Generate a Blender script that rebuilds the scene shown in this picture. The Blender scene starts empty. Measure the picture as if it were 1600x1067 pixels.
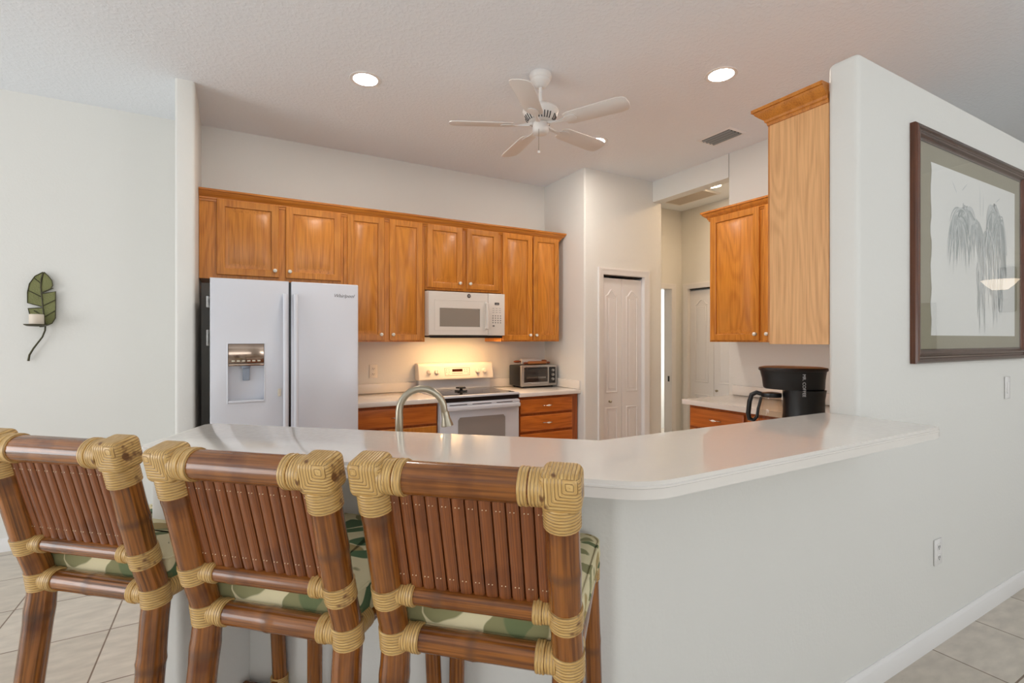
import bpy, bmesh, math, random
from mathutils import Vector, Matrix
R = math.radians
PI = math.pi
random.seed(7)
sc = bpy.context.scene
C = sc.collection
H = 1.40          # eye height
CEIL = 3.048

# ------------------------------------------------------------------ camera
cam = bpy.data.cameras.new('camera'); camo = bpy.data.objects.new('camera', cam); C.objects.link(camo)
camo.location = (0, 0, H); camo.rotation_euler = (R(90), 0, R(-29.45))
cam.sensor_width = 36; cam.lens = 17.44; cam.shift_y = -3.5/1600; cam.clip_start = .05
sc.camera = camo
sc.view_settings.view_transform = 'Standard'; sc.view_settings.look = 'None'
sc.view_settings.gamma = 1; sc.view_settings.use_curve_mapping = False
sc.view_settings.exposure = 0.05
# ------------------------------------------------------------------ light
w = bpy.data.worlds.new('world'); sc.world = w; w.use_nodes = True
w.node_tree.nodes['Background'].inputs[0].default_value = (.75, .85, 1, 1)
w.node_tree.nodes['Background'].inputs[1].default_value = 1.0
def area(name, loc, rot, sx, sy, power, col):
    l = bpy.data.lights.new(name, 'AREA'); l.shape = 'RECTANGLE'; l.size = sx; l.size_y = sy
    l.energy = power; l.color = col
    o = bpy.data.objects.new(name, l); C.objects.link(o); o.location = loc; o.rotation_euler = rot
    return o
DAY = (.92, .945, .97)
# daylight through the sliding doors of the living room (left wall); the area lights after it are added fill
area('daylight_left_doors', (-5.3, 1.7, 1.25), (R(108), 0, R(-90)), 3.4, 2.3, 124, DAY)
area('ceiling_fill_rear', (-1.2, -4.8, 1.4), (R(150), 0, 0), 4.6, 2.2, 140, DAY)  # unseen fill behind the viewer, aimed up to brighten the ceiling
area('ceiling_fill_rear_right', (4.2, -4.8, 1.5), (R(152), 0, 0), 2.2, 1.9, 118, (.95, .97, 1.0))  # added fill, tilted up to lift the dark ceiling on the right
area('laundry_fill', (5.0, 5.7, 1.5), (R(90), 0, R(-90)), 1.2, 1.8, 26, (1, .97, .92))  # added light on the laundry wall, for the bright strip in the doorway
CAN_E = 180.0; CAN_COL = (1, .90, .79)

# ------------------------------------------------------------------ mesh helpers
class MB:
    def __init__(s):
        s.bm = bmesh.new(); s.uv = s.bm.loops.layers.uv.new('UVMap'); s.M = Matrix.Identity(4)
    def _merge(s, tmp):
        me = bpy.data.meshes.new('t'); tmp.to_mesh(me); tmp.free()
        me.transform(s.M); s.bm.from_mesh(me); bpy.data.meshes.remove(me)
        return s
    def box(s, x0, x1, y0, y1, z0, z1, bev=0, seg=2):
        t = bmesh.new(); t.loops.layers.uv.new('UVMap')
        bmesh.ops.create_cube(t, size=1)
        for v in t.verts:
            v.co = Vector(((x0+x1)/2+v.co.x*(x1-x0), (y0+y1)/2+v.co.y*(y1-y0), (z0+z1)/2+v.co.z*(z1-z0)))
        if bev: bmesh.ops.bevel(t, geom=list(t.edges), offset=bev, segments=seg, affect='EDGES', profile=.5)
        return s._merge(t)
    def prism(s, poly, z0, z1, bev=0, seg=2, vert_only=None):
        t = bmesh.new(); t.loops.layers.uv.new('UVMap')
        a = sum(poly[i][0]*poly[(i+1) % len(poly)][1]-poly[(i+1) % len(poly)][0]*poly[i][1] for i in range(len(poly)))
        if a < 0: poly = poly[::-1]
        lo = [t.verts.new((p[0], p[1], z0)) for p in poly]; hi = [t.verts.new((p[0], p[1], z1)) for p in poly]
        t.faces.new(lo[::-1]); t.faces.new(hi); n = len(poly)
        ve = []
        for i in range(n):
            t.faces.new((lo[i], lo[(i+1) % n], hi[(i+1) % n], hi[i]))
        if bev:
            if vert_only is not None:
                g = [e for e in t.edges if abs(e.verts[0].co.x-e.verts[1].co.x)+abs(e.verts[0].co.y-e.verts[1].co.y) < 1e-6
                     and any(abs(e.verts[0].co.x-p[0])+abs(e.verts[0].co.y-p[1]) < 1e-4 for p in vert_only)]
            else: g = list(t.edges)
            bmesh.ops.bevel(t, geom=g, offset=bev, segments=seg, affect='EDGES', profile=.5)
        return s._merge(t)
    def tube(s, pts, rad, seg=14, cap=True, v0=0.0, closed=False, flat=None):
        """rounded tube along pts; rad number or list; uv: u around, v metres along"""
        pts = [Vector(p) for p in pts]; n = len(pts)
        if not hasattr(rad, '__len__'): rad = [rad]*n
        t = bmesh.new(); uvl = t.loops.layers.uv.new('UVMap')
        tan = []
        for i in range(n):
            if closed: d = pts[(i+1) % n]-pts[i-1]
            else: d = pts[min(i+1, n-1)]-pts[max(i-1, 0)]
            tan.append(d.normalized())
        up = Vector((0, 0, 1)) if abs(tan[0].z) < .9 else Vector((0, 1, 0))
        nrm = (up-tan[0]*up.dot(tan[0])).normalized()
        rings = []; L = v0; vs = []
        for i in range(n):
            if i: L += (pts[i]-pts[i-1]).length
            vs.append(L)
            nrm = (nrm-tan[i]*nrm.dot(tan[i])).normalized(); b = tan[i].cross(nrm)
            fx, fy = flat if flat else (1, 1)
            rings.append([t.verts.new(pts[i]+(nrm*math.cos(2*PI*k/seg)*fx+b*math.sin(2*PI*k/seg)*fy)*rad[i]) for k in range(seg)])
        m = n if closed else n-1
        for i in range(m):
            a, b2 = rings[i], rings[(i+1) % n]
            for k in range(seg):
                f = t.faces.new((a[k], a[(k+1) % seg], b2[(k+1) % seg], b2[k]))
                va = vs[i]; vb = vs[i+1] if i+1 < n else L
                for lp, (uu, vv) in zip(f.loops, ((k, va), (k+1, va), (k+1, vb), (k, vb))): lp[uvl].uv = (uu/seg, vv)
        if cap and not closed:
            t.faces.new(rings[0][::-1]); t.faces.new(rings[-1])
        return s._merge(t)
    def lathe(s, prof, c=(0, 0, 0), axis='z', seg=32, a0=0, a1=2*PI):
        """prof list of (r, h)"""
        t = bmesh.new(); t.loops.layers.uv.new('UVMap')
        def P(r, h, a):
            x, y = r*math.cos(a), r*math.sin(a)
            if axis == 'z': q = (x, y, h)
            elif axis == 'y': q = (x, h, -y)
            else: q = (h, x, y)
            return Vector(q)+Vector(c)
        full = abs(a1-a0-2*PI) < 1e-6
        n = seg if full else seg+1
        rings = []
        for r, h in prof:
            if r < 1e-6: rings.append([t.verts.new(P(0, h, 0))])
            else: rings.append([t.verts.new(P(r, h, a0+(a1-a0)*k/seg)) for k in range(n)])
        for i in range(len(rings)-1):
            A, B = rings[i], rings[i+1]
            for k in range(seg):
                k2 = (k+1) % n
                if len(A) == 1 and len(B) == 1: break
                if len(A) == 1: t.faces.new((A[0], B[k2], B[k]))
                elif len(B) == 1: t.faces.new((A[k], A[k2], B[0]))
                else: t.faces.new((A[k], A[k2], B[k2], B[k]))
        bmesh.ops.recalc_face_normals(t, faces=t.faces)
        return s._merge(t)
    def sweep(s, prof, path, closed=False):
        """prof: (offset to the right of travel, z); path: xy polyline, mitred"""
        t = bmesh.new(); t.loops.layers.uv.new('UVMap')
        path = [Vector((p[0], p[1])) for p in path]; n = len(path); rings = []
        for i in range(n):
            if closed: d0 = (path[i]-path[i-1]).normalized(); d1 = (path[(i+1) % n]-path[i]).normalized()
            else:
                d1 = (path[min(i+1, n-1)]-path[min(i, n-2)]).normalized(); d0 = (path[max(i, 1)]-path[max(i, 1)-1]).normalized()
            n0 = Vector((d0.y, -d0.x)); n1 = Vector((d1.y, -d1.x)); m = (n0+n1).normalized(); k = 1/max(.3, m.dot(n0))
            rings.append([t.verts.new((path[i].x+m.x*o*k, path[i].y+m.y*o*k, z)) for o, z in prof])
        p = len(prof)
        for i in range(n if closed else n-1):
            a, b = rings[i], rings[(i+1) % n]
            for k in range(p): t.faces.new((a[k], a[(k+1) % p], b[(k+1) % p], b[k]))
        if not closed: t.faces.new(rings[0]); t.faces.new(rings[-1][::-1])
        bmesh.ops.recalc_face_normals(t, faces=t.faces)
        return s._merge(t)
    def raw(s, verts, faces):
        t = bmesh.new(); t.loops.layers.uv.new('UVMap')
        v = [t.verts.new(p) for p in verts]
        for f in faces: t.faces.new([v[i] for i in f])
        return s._merge(t)
    def build(s, name, mat, parent=None, ang=38):
        me = bpy.data.meshes.new(name)
        lo = Vector((0, 0, 0))
        if parent is not None and parent.name in ORG: lo = ORG[parent.name]
        if lo.length: bmesh.ops.translate(s.bm, verts=s.bm.verts, vec=-lo)
        s.bm.to_mesh(me); s.bm.free(); me.materials.append(mat)
        me.polygons.foreach_set('use_smooth', [len(p.vertices) <= 4 and p.area < .002 for p in me.polygons])
        me.set_sharp_from_angle(angle=R(ang))
        o = bpy.data.objects.new(name, me); C.objects.link(o)
        if parent is not None:
            o.parent = parent
            if parent.name in ORG: ORG[o.name] = lo
        return o
ORG = {}
def tag(o, label=None, cat=None, group=None, kind=None):
    if label: o['label'] = label
    if cat: o['category'] = cat
    if group: o['group'] = group
    if kind: o['kind'] = kind
    return o
def thing(name, label, cat, loc=(0, 0, 0), rz=0, group=None, world=False):
    """Empty at the base; world=True: parts are given in world coordinates"""
    o = bpy.data.objects.new(name, None); C.objects.link(o); o.location = loc; o.rotation_euler = (0, 0, rz)
    o.empty_display_size = .1
    if world: ORG[o.name] = Vector(loc)
    return tag(o, label, cat, group)
def copy_tree(o, parent=None):
    c = o.copy(); C.objects.link(c); c.parent = parent
    for ch in list(o.children): copy_tree(ch, c)
    return c
def struct(name, mb, mat, ang=38): return tag(mb.build(name, mat, None, ang), kind='structure')
XZ = Matrix(((1, 0, 0, 0), (0, 0, -1, 0), (0, 1, 0, 0), (0, 0, 0, 1)))   # local (x,y,z)->(x,-z,y): drawing plane stands up, z points to viewer (-Y)

# ------------------------------------------------------------------ materials
def lin(r, g, b): 
    f = lambda c: c/12.92 if c <= .04045 else ((c+.055)/1.055)**2.4
    return (f(r/255), f(g/255), f(b/255), 1)
class NT:
    def __init__(s, name):
        s.m = bpy.data.materials.new(name); s.m.use_nodes = True; s.t = s.m.node_tree; s.n = s.t.nodes; s.b = s.n['Principled BSDF']
    def add(s, typ, **kw):
        n = s.n.new(typ)
        for k, v in kw.items():
            if k in n.inputs: n.inputs[k].default_value = v
            else: setattr(n, k, v)
        return n
    def ln(s, a, b): s.t.links.new(a, b)
def plain(name, col, rough=.5, metal=0, bump=0, bscale=60, emit=0, coat=0, spec=.5, var=0):
    k = NT(name); b = k.b
    b.inputs['Base Color'].default_value = col; b.inputs['Roughness'].default_value = rough; b.inputs['Metallic'].default_value = metal
    b.inputs['Coat Weight'].default_value = coat; b.inputs['Specular IOR Level'].default_value = spec
    tc = k.add('ShaderNodeTexCoord')
    if emit: b.inputs['Emission Color'].default_value = col; b.inputs['Emission Strength'].default_value = emit
    nz = k.add('ShaderNodeTexNoise'); nz.inputs['Scale'].default_value = bscale; nz.inputs['Detail'].default_value = 3
    k.ln(tc.outputs['Object'], nz.inputs['Vector'])
    mp = k.add('ShaderNodeMapRange'); mp.inputs[3].default_value = max(0, rough-.04); mp.inputs[4].default_value = min(1, rough+.04)
    k.ln(nz.outputs['Fac'], mp.inputs[0]); k.ln(mp.outputs[0], b.inputs['Roughness'])
    if bump:
        bp = k.add('ShaderNodeBump'); bp.inputs['Strength'].default_value = bump; bp.inputs['Distance'].default_value = .004
        k.ln(nz.outputs['Fac'], bp.inputs['Height']); k.ln(bp.outputs[0], b.inputs['Normal'])
    if var:
        n2 = k.add('ShaderNodeTexNoise'); n2.inputs['Scale'].default_value = 7; k.ln(tc.outputs['Object'], n2.inputs['Vector'])
        mx = k.add('ShaderNodeMix', data_type='RGBA'); mx.inputs[6].default_value = [c*(1-var) for c in col[:3]]+[1]; mx.inputs[7].default_value = [min(1, c*(1+var)) for c in col[:3]]+[1]
        k.ln(n2.outputs['Fac'], mx.inputs[0]); k.ln(mx.outputs[2], b.inputs['Base Color'])
    return k.m
def oak(name, light, dark, axis='z', rough=.32, rings=11):
    k = NT(name); b = k.b
    tc = k.add('ShaderNodeTexCoord'); oi = k.add('ShaderNodeObjectInfo')
    sx = k.add('ShaderNodeVectorMath', operation='SCALE'); sx.inputs[0].default_value = (7.3, 3.1, 5.7); k.ln(oi.outputs['Random'], sx.inputs['Scale'])
    ad = k.add('ShaderNodeVectorMath', operation='ADD'); k.ln(tc.outputs['Object'], ad.inputs[0]); k.ln(sx.outputs[0], ad.inputs[1])
    def stretched(s_long, s_cross):
        m = k.add('ShaderNodeMapping'); v = [s_cross]*3; v['xyz'.index(axis)] = s_long; m.inputs['Scale'].default_value = v
        k.ln(ad.outputs[0], m.inputs['Vector']); return m.outputs[0]
    n1 = k.add('ShaderNodeTexNoise'); n1.inputs['Scale'].default_value = 1; n1.inputs['Detail'].default_value = 1.5; k.ln(stretched(.8, 5.5), n1.inputs['Vector'])
    mu = k.add('ShaderNodeMath', operation='MULTIPLY'); mu.inputs[1].default_value = rings*6.28; k.ln(n1.outputs['Fac'], mu.inputs[0])
    si = k.add('ShaderNodeMath', operation='SINE'); k.ln(mu.outputs[0], si.inputs[0])
    mr = k.add('ShaderNodeMapRange'); mr.inputs[1].default_value = -.4; mr.inputs[2].default_value = 1; mr.inputs[3].default_value = 0; mr.inputs[4].default_value = .34; k.ln(si.outputs[0], mr.inputs[0])
    n2 = k.add('ShaderNodeTexNoise'); n2.inputs['Scale'].default_value = 1; n2.inputs['Detail'].default_value = 4; k.ln(stretched(5, 190), n2.inputs['Vector'])
    m2 = k.add('ShaderNodeMapRange'); m2.inputs[1].default_value = .42; m2.inputs[2].default_value = .62; k.ln(n2.outputs['Fac'], m2.inputs[0])
    m2.inputs[4].default_value = .42
    a2 = k.add('ShaderNodeMath', operation='ADD'); k.ln(mr.outputs[0], a2.inputs[0]); k.ln(m2.outputs[0], a2.inputs[1]); a2.use_clamp = True
    mx = k.add('ShaderNodeMix', data_type='RGBA'); mx.inputs[6].default_value = light; mx.inputs[7].default_value = dark
    k.ln(a2.outputs[0], mx.inputs[0])
    hs = k.add('ShaderNodeHueSaturation'); mv = k.add('ShaderNodeMapRange'); mv.inputs[3].default_value = .93; mv.inputs[4].default_value = 1.07
    k.ln(oi.outputs['Random'], mv.inputs[0]); k.ln(mv.outputs[0], hs.inputs['Value']); k.ln(mx.outputs[2], hs.inputs['Color']); k.ln(hs.outputs[0], b.inputs['Base Color'])
    bp = k.add('ShaderNodeBump'); bp.inputs['Strength'].default_value = .15; bp.inputs['Distance'].default_value = .001; bp.invert = True
    k.ln(m2.outputs[0], bp.inputs['Height']); k.ln(bp.outputs[0], b.inputs['Normal'])
    b.inputs['Roughness'].default_value = rough
    return k.m
def bamboo(name, c1, c2, c3, node=.27, rough=.22):
    """uv.x around, uv.y metres along; rings at multiples of node"""
    k = NT(name); b = k.b; uv = k.add('ShaderNodeUVMap'); oi = k.add('ShaderNodeObjectInfo')
    sp = k.add('ShaderNodeSeparateXYZ'); k.ln(uv.outputs[0], sp.inputs[0])
    tc = k.add('ShaderNodeTexCoord')
    # fine fibres along the cane
    cb = k.add('ShaderNodeCombineXYZ'); ax = k.add('ShaderNodeMath', operation='MULTIPLY'); ax.inputs[1].default_value = 34; k.ln(sp.outputs[0], ax.inputs[0])
    ay = k.add('ShaderNodeMath', operation='MULTIPLY'); ay.inputs[1].default_value = 5; k.ln(sp.outputs[1], ay.inputs[0]); 
    az = k.add('ShaderNodeMath', operation='MULTIPLY'); az.inputs[1].default_value = 40; k.ln(oi.outputs['Random'], az.inputs[0])
    k.ln(ax.outputs[0], cb.inputs[0]); k.ln(ay.outputs[0], cb.inputs[1]); k.ln(az.outputs[0], cb.inputs[2])
    n1 = k.add('ShaderNodeTexNoise'); n1.inputs['Scale'].default_value = 1; n1.inputs['Detail'].default_value = 5; k.ln(cb.outputs[0], n1.inputs['Vector'])
    n2 = k.add('ShaderNodeTexNoise'); n2.inputs['Scale'].default_value = 9; n2.inputs['Detail'].default_value = 3; k.ln(tc.outputs['Object'], n2.inputs['Vector'])
    mx = k.add('ShaderNodeMix', data_type='RGBA'); mx.inputs[6].default_value = c1; mx.inputs[7].default_value = c2
    m1 = k.add('ShaderNodeMapRange'); m1.inputs[1].default_value = .35; m1.inputs[2].default_value = .68; k.ln(n1.outputs['Fac'], m1.inputs[0]); k.ln(m1.outputs[0], mx.inputs[0])
    mx2 = k.add('ShaderNodeMix', data_type='RGBA', blend_type='MULTIPLY'); k.ln(mx.outputs[2], mx2.inputs[6]); mx2.inputs[7].default_value = (.5, .40, .32, 1)
    m3 = k.add('ShaderNodeMapRange'); m3.inputs[1].default_value = .5; m3.inputs[2].default_value = .72; k.ln(n2.outputs['Fac'], m3.inputs[0]); k.ln(m3.outputs[0], mx2.inputs[0])
    # ring at each node
    dv = k.add('ShaderNodeMath', operation='PINGPONG'); dv.inputs[1].default_value = node/2; k.ln(sp.outputs[1], dv.inputs[0])
    nd = k.add('ShaderNodeMath', operation='MULTIPLY_ADD'); nd.inputs[1].default_value = .02; k.ln(n1.outputs['Fac'], nd.inputs[0]); k.ln(dv.outputs[0], nd.inputs[2])
    m4 = k.add('ShaderNodeMapRange'); m4.inputs[1].default_value = .012; m4.inputs[2].default_value = .024; m4.inputs[3].default_value = .6; m4.inputs[4].default_value = 0; k.ln(nd.outputs[0], m4.inputs[0])
    mx3 = k.add('ShaderNodeMix', data_type='RGBA'); k.ln(mx2.outputs[2], mx3.inputs[6]); mx3.inputs[7].default_value = c3; k.ln(m4.outputs[0], mx3.inputs[0])
    k.ln(mx3.outputs[2], b.inputs['Base Color'])
    bp = k.add('ShaderNodeBump'); bp.inputs['Strength'].default_value = .12; bp.inputs['Distance'].default_value = .002; k.ln(n1.outputs['Fac'], bp.inputs['Height']); k.ln(bp.outputs[0], b.inputs['Normal'])
    b.inputs['Roughness'].default_value = rough; b.inputs['Coat Weight'].default_value = .35; b.inputs['Coat Roughness'].default_value = .12
    return k.m
def wrapmat(name, c1, c2, c3):
    """split cane binding: strips run round, i.e. stripes along uv.y"""
    k = NT(name); b = k.b; uv = k.add('ShaderNodeUVMap'); sp = k.add('ShaderNodeSeparateXYZ'); k.ln(uv.outputs[0], sp.inputs[0])
    tc = k.add('ShaderNodeTexCoord')
    n0 = k.add('ShaderNodeTexNoise'); n0.inputs['Scale'].default_value = 22; n0.inputs['Detail'].default_value = 3; k.ln(tc.outputs['Object'], n0.inputs['Vector'])
    mul = k.add('ShaderNodeMath', operation='MULTIPLY_ADD'); mul.inputs[1].default_value = .0025; k.ln(n0.outputs['Fac'], mul.inputs[0]); k.ln(sp.outputs[1], mul.inputs[2])
    dv = k.add('ShaderNodeMath', operation='PINGPONG'); dv.inputs[1].default_value = .0030; k.ln(mul.outputs[0], dv.inputs[0])
    m = k.add('ShaderNodeMapRange'); m.inputs[1].default_value = 0; m.inputs[2].default_value = .0011; m.inputs[3].default_value = 1; m.inputs[4].default_value = 0; k.ln(dv.outputs[0], m.inputs[0])
    cb = k.add('ShaderNodeCombineXYZ'); a = k.add('ShaderNodeMath', operation='MULTIPLY'); a.inputs[1].default_value = 8; k.ln(sp.outputs[0], a.inputs[0])
    a2 = k.add('ShaderNodeMath', operation='MULTIPLY'); a2.inputs[1].default_value = 330; k.ln(sp.outputs[1], a2.inputs[0]); k.ln(a.outputs[0], cb.inputs[0]); k.ln(a2.outputs[0], cb.inputs[1])
    n1 = k.add('ShaderNodeTexNoise'); n1.inputs['Scale'].default_value = 1; n1.inputs['Detail'].default_value = 3; k.ln(cb.outputs[0], n1.inputs['Vector'])
    mx = k.add('ShaderNodeMix', data_type='RGBA'); mx.inputs[6].default_value = c1; mx.inputs[7].default_value = c2; 
    mr = k.add('ShaderNodeMapRange'); mr.inputs[1].default_value = .3; mr.inputs[2].default_value = .7; k.ln(n1.outputs['Fac'], mr.inputs[0]); k.ln(mr.outputs[0], mx.inputs[0])
    mx2 = k.add('ShaderNodeMix', data_type='RGBA'); k.ln(mx.outputs[2], mx2.inputs[6]); mx2.inputs[7].default_value = c3
    hf = k.add('ShaderNodeMath', operation='MULTIPLY'); hf.inputs[1].default_value = .8; k.ln(m.outputs[0], hf.inputs[0]); k.ln(hf.outputs[0], mx2.inputs[0])
    # rare dark stains
    n3 = k.add('ShaderNodeTexNoise'); n3.inputs['Scale'].default_value = 30; n3.inputs['Detail'].default_value = 2; k.ln(tc.outputs['Object'], n3.inputs['Vector'])
    m3 = k.add('ShaderNodeMapRange'); m3.inputs[1].default_value = .66; m3.inputs[2].default_value = .74; k.ln(n3.outputs['Fac'], m3.inputs[0])
    mx3 = k.add('ShaderNodeMix', data_type='RGBA'); k.ln(mx2.outputs[2], mx3.inputs[6]); mx3.inputs[7].default_value = lin(120, 80, 45); k.ln(m3.outputs[0], mx3.inputs[0])
    k.ln(mx3.outputs[2], b.inputs['Base Color'])
    bp = k.add('ShaderNodeBump'); bp.inputs['Strength'].default_value = .5; bp.inputs['Distance'].default_value = .0015; bp.invert = True
    k.ln(m.outputs[0], bp.inputs['Height']); k.ln(bp.outputs[0], b.inputs['Normal'])
    b.inputs['Roughness'].default_value = .33
    return k.m
def paint(name, col, kind='wall', bs=.25):
    k = NT(name); b = k.b; tc = k.add('ShaderNodeTexCoord'); b.inputs['Base Color'].default_value = col
    b.inputs['Roughness'].default_value = .55 if kind == 'wall' else .9
    n = k.add('ShaderNodeTexNoise'); n.inputs['Scale'].default_value = 70 if kind == 'wall' else 48; n.inputs['Detail'].default_value = 3
    k.ln(tc.outputs['Object'], n.inputs['Vector'])
    h = n.outputs['Fac']
    if kind != 'wall':
        m = k.add('ShaderNodeMapRange'); m.inputs[1].default_value = .47; m.inputs[2].default_value = .60; k.ln(h, m.inputs[0]); h = m.outputs[0]
    bp = k.add('ShaderNodeBump'); bp.inputs['Strength'].default_value = bs; bp.inputs['Distance'].default_value = .003; k.ln(h, bp.inputs['Height']); k.ln(bp.outputs[0], b.inputs['Normal'])
    return k.m
def tilemat():
    k = NT('travertine floor tile'); b = k.b; g = k.add('ShaderNodeNewGeometry')
    mp = k.add('ShaderNodeMapping'); mp.inputs['Location'].default_value = (.512+.4665*20, -3.04+.458*30, 0); k.ln(g.outputs['Position'], mp.inputs['Vector'])
    br = k.add('ShaderNodeTexBrick'); br.offset = 0; br.squash = 1
    br.inputs['Scale'].default_value = 1; br.inputs['Brick Width'].default_value = .4665; br.inputs['Row Height'].default_value = .458
    br.inputs['Mortar Size'].default_value = .0035; br.inputs['Mortar Smooth'].default_value = .1; br.inputs['Bias'].default_value = 0
    br.inputs['Color1'].default_value = lin(204, 193, 178); br.inputs['Color2'].default_value = lin(214, 204, 190); br.inputs['Mortar'].default_value = lin(126, 104, 84)
    k.ln(mp.outputs[0], br.inputs['Vector'])
    n = k.add('ShaderNodeTexNoise'); n.inputs['Scale'].default_value = 1; n.inputs['Detail'].default_value = 6
    m2 = k.add('ShaderNodeMapping'); m2.inputs['Scale'].default_value = (9, 22, 1); m2.inputs['Rotation'].default_value = (0, 0, .3); k.ln(g.outputs['Position'], m2.inputs['Vector']); k.ln(m2.outputs[0], n.inputs['Vector'])
    mr = k.add('ShaderNodeMapRange'); mr.inputs[1].default_value = .35; mr.inputs[2].default_value = .7; mr.inputs[3].default_value = .86; mr.inputs[4].default_value = 1.05; k.ln(n.outputs['Fac'], mr.inputs[0])
    mx = k.add('ShaderNodeVectorMath', operation='MULTIPLY'); k.ln(br.outputs['Color'], mx.inputs[0]); k.ln(mr.outputs[0], mx.inputs[1]); k.ln(mx.outputs[0], b.inputs['Base Color'])
    b.inputs['Roughness'].default_value = .35
    bp = k.add('ShaderNodeBump'); bp.inputs['Strength'].default_value = .4; bp.inputs['Distance'].default_value = .002; bp.invert = True; k.ln(br.outputs['Fac'], bp.inputs['Height']); k.ln(bp.outputs[0], b.inputs['Normal'])
    return k.m
def fabric():
    k = NT('tropical leaf fabric'); b = k.b; tc = k.add('ShaderNodeTexCoord')
    nz = k.add('ShaderNodeTexNoise'); nz.inputs['Scale'].default_value = 6; nz.inputs['Detail'].default_value = 2; k.ln(tc.outputs['Object'], nz.inputs['Vector'])
    mix = k.add('ShaderNodeMix', data_type='RGBA'); mix.inputs[0].default_value = .14; k.ln(tc.outputs['Object'], mix.inputs[6]); k.ln(nz.outputs['Color'], mix.inputs[7])
    def leaves(rot, sc_, thr, off):
        m = k.add('ShaderNodeMapping'); m.inputs['Rotation'].default_value = rot; m.inputs['Scale'].default_value = sc_; m.inputs['Location'].default_value = off; k.ln(mix.outputs[2], m.inputs['Vector'])
        v = k.add('ShaderNodeTexVoronoi'); v.inputs['Scale'].default_value = 1; k.ln(m.outputs[0], v.inputs['Vector'])
        r = k.add('ShaderNodeMapRange'); r.inputs[1].default_value = thr; r.inputs[2].default_value = thr+.02; r.inputs[3].default_value = 1; r.inputs[4].default_value = 0; k.ln(v.outputs['Distance'], r.inputs[0])
        return r.outputs[0]
    c = None; base = lin(224, 212, 172)
    prev = None
    for rot, s_, thr, off, col in (((0, 0, .7), (7, 15, 8), .40, (0, 0, 0), lin(142, 138, 96)), ((.2, 0, -.6), (6, 16, 8), .34, (3, 1, 2), lin(172, 150, 98)),
                              ((.1, .3, 1.5), (7, 13, 8), .27, (7, 5, 1), lin(84, 110, 76)), ((0, .3, -.2), (8, 19, 9), .2, (1, 8, 4), lin(110, 120, 80))):
        mx = k.add('ShaderNodeMix', data_type='RGBA'); mx.inputs[7].default_value = col; k.ln(leaves(rot, s_, thr, off), mx.inputs[0])
        if prev: k.ln(prev, mx.inputs[6])
        else: mx.inputs[6].default_value = base
        prev = mx.outputs[2]
    k.ln(prev, b.inputs['Base Color']); b.inputs['Roughness'].default_value = .85
    w_ = k.add('ShaderNodeTexNoise'); w_.inputs['Scale'].default_value = 500; k.ln(tc.outputs['Object'], w_.inputs['Vector'])
    bp = k.add('ShaderNodeBump'); bp.inputs['Strength'].default_value = .2; bp.inputs['Distance'].default_value = .001; k.ln(w_.outputs['Fac'], bp.inputs['Height']); k.ln(bp.outputs[0], b.inputs['Normal'])
    return k.m
def thinglass(name, tint=(1, 1, 1, 1), ior=1.5, rough=.0):
    k = NT(name); k.n.remove(k.b); out = [n for n in k.n if n.type == 'OUTPUT_MATERIAL'][0]
    t = k.add('ShaderNodeBsdfTransparent'); t.inputs[0].default_value = tint; g = k.add('ShaderNodeBsdfGlossy'); g.inputs['Roughness'].default_value = rough
    f = k.add('ShaderNodeFresnel'); f.inputs[0].default_value = ior; mx = k.add('ShaderNodeMixShader')
    ge = k.add('ShaderNodeNewGeometry'); bf = k.add('ShaderNodeMath', operation='SUBTRACT'); bf.inputs[0].default_value = 1; k.ln(ge.outputs['Backfacing'], bf.inputs[1]); fm = k.add('ShaderNodeMath', operation='MULTIPLY'); k.ln(f.outputs[0], fm.inputs[0]); k.ln(bf.outputs[0], fm.inputs[1])
    k.ln(fm.outputs[0], mx.inputs[0]); k.ln(t.outputs[0], mx.inputs[1]); k.ln(g.outputs[0], mx.inputs[2]); k.ln(mx.outputs[0], out.inputs[0])
    return k.m
def emis(name, col, st):
    k = NT(name); k.b.inputs['Base Color'].default_value = (1, 1, 1, 1); k.b.inputs['Emission Color'].default_value = tuple(col)+(1,); k.b.inputs['Emission Strength'].default_value = st
    return k.m

WALL = paint('cream wall paint', lin(228, 227, 222))
CEILM = paint('knockdown ceiling paint', lin(238, 242, 247), 'ceil', .30)
TRIM = plain('white trim enamel', lin(236, 234, 232), .3)
DOORP = plain('white moulded door', lin(234, 232, 232), .4)
OAKV = oak('honey oak upright grain', lin(214, 140, 54), lin(172, 98, 28))
OAKH = oak('honey oak level grain', lin(210, 134, 50), lin(166, 92, 26), 'x')
OAKP = oak('pale oak veneer panel', lin(234, 180, 124), lin(202, 146, 94), rings=16)
OAKB = oak('amber oak drawer fronts', lin(208, 118, 46), lin(170, 86, 28), 'x')
OAKBV = oak('amber oak upright', lin(180, 98, 40), lin(142, 70, 26))
DARK = plain('dark recess', lin(40, 30, 24), .8)
BLACK = plain('black plastic', lin(22, 23, 25), .3)
COUNTER = plain('white solid surface', lin(236, 231, 224), .16, coat=.3, var=.015)
APPL = plain('white appliance enamel', lin(216, 219, 227), .25, bump=.02, bscale=400)
APPW = plain('warm white appliance', lin(232, 226, 218), .25)
NICKEL = plain('brushed nickel', lin(176, 168, 150), .32, 1)
CHROME = plain('polished metal', lin(200, 196, 190), .15, 1)
CERAM = plain('white ceramic', lin(240, 234, 222), .15)
GLASSG = plain('grey oven glass', lin(150, 144, 140), .12)
COOKTOP = plain('black glass cooktop', lin(34, 34, 38), .05, coat=.5)
BAM = bamboo('brown bamboo pole', lin(156, 94, 36), lin(100, 55, 20), lin(98, 62, 34), node=.37)
BAMD = bamboo('mottled tortoise bamboo', lin(164, 100, 40), lin(88, 52, 20), lin(84, 52, 28), node=.37)
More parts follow.
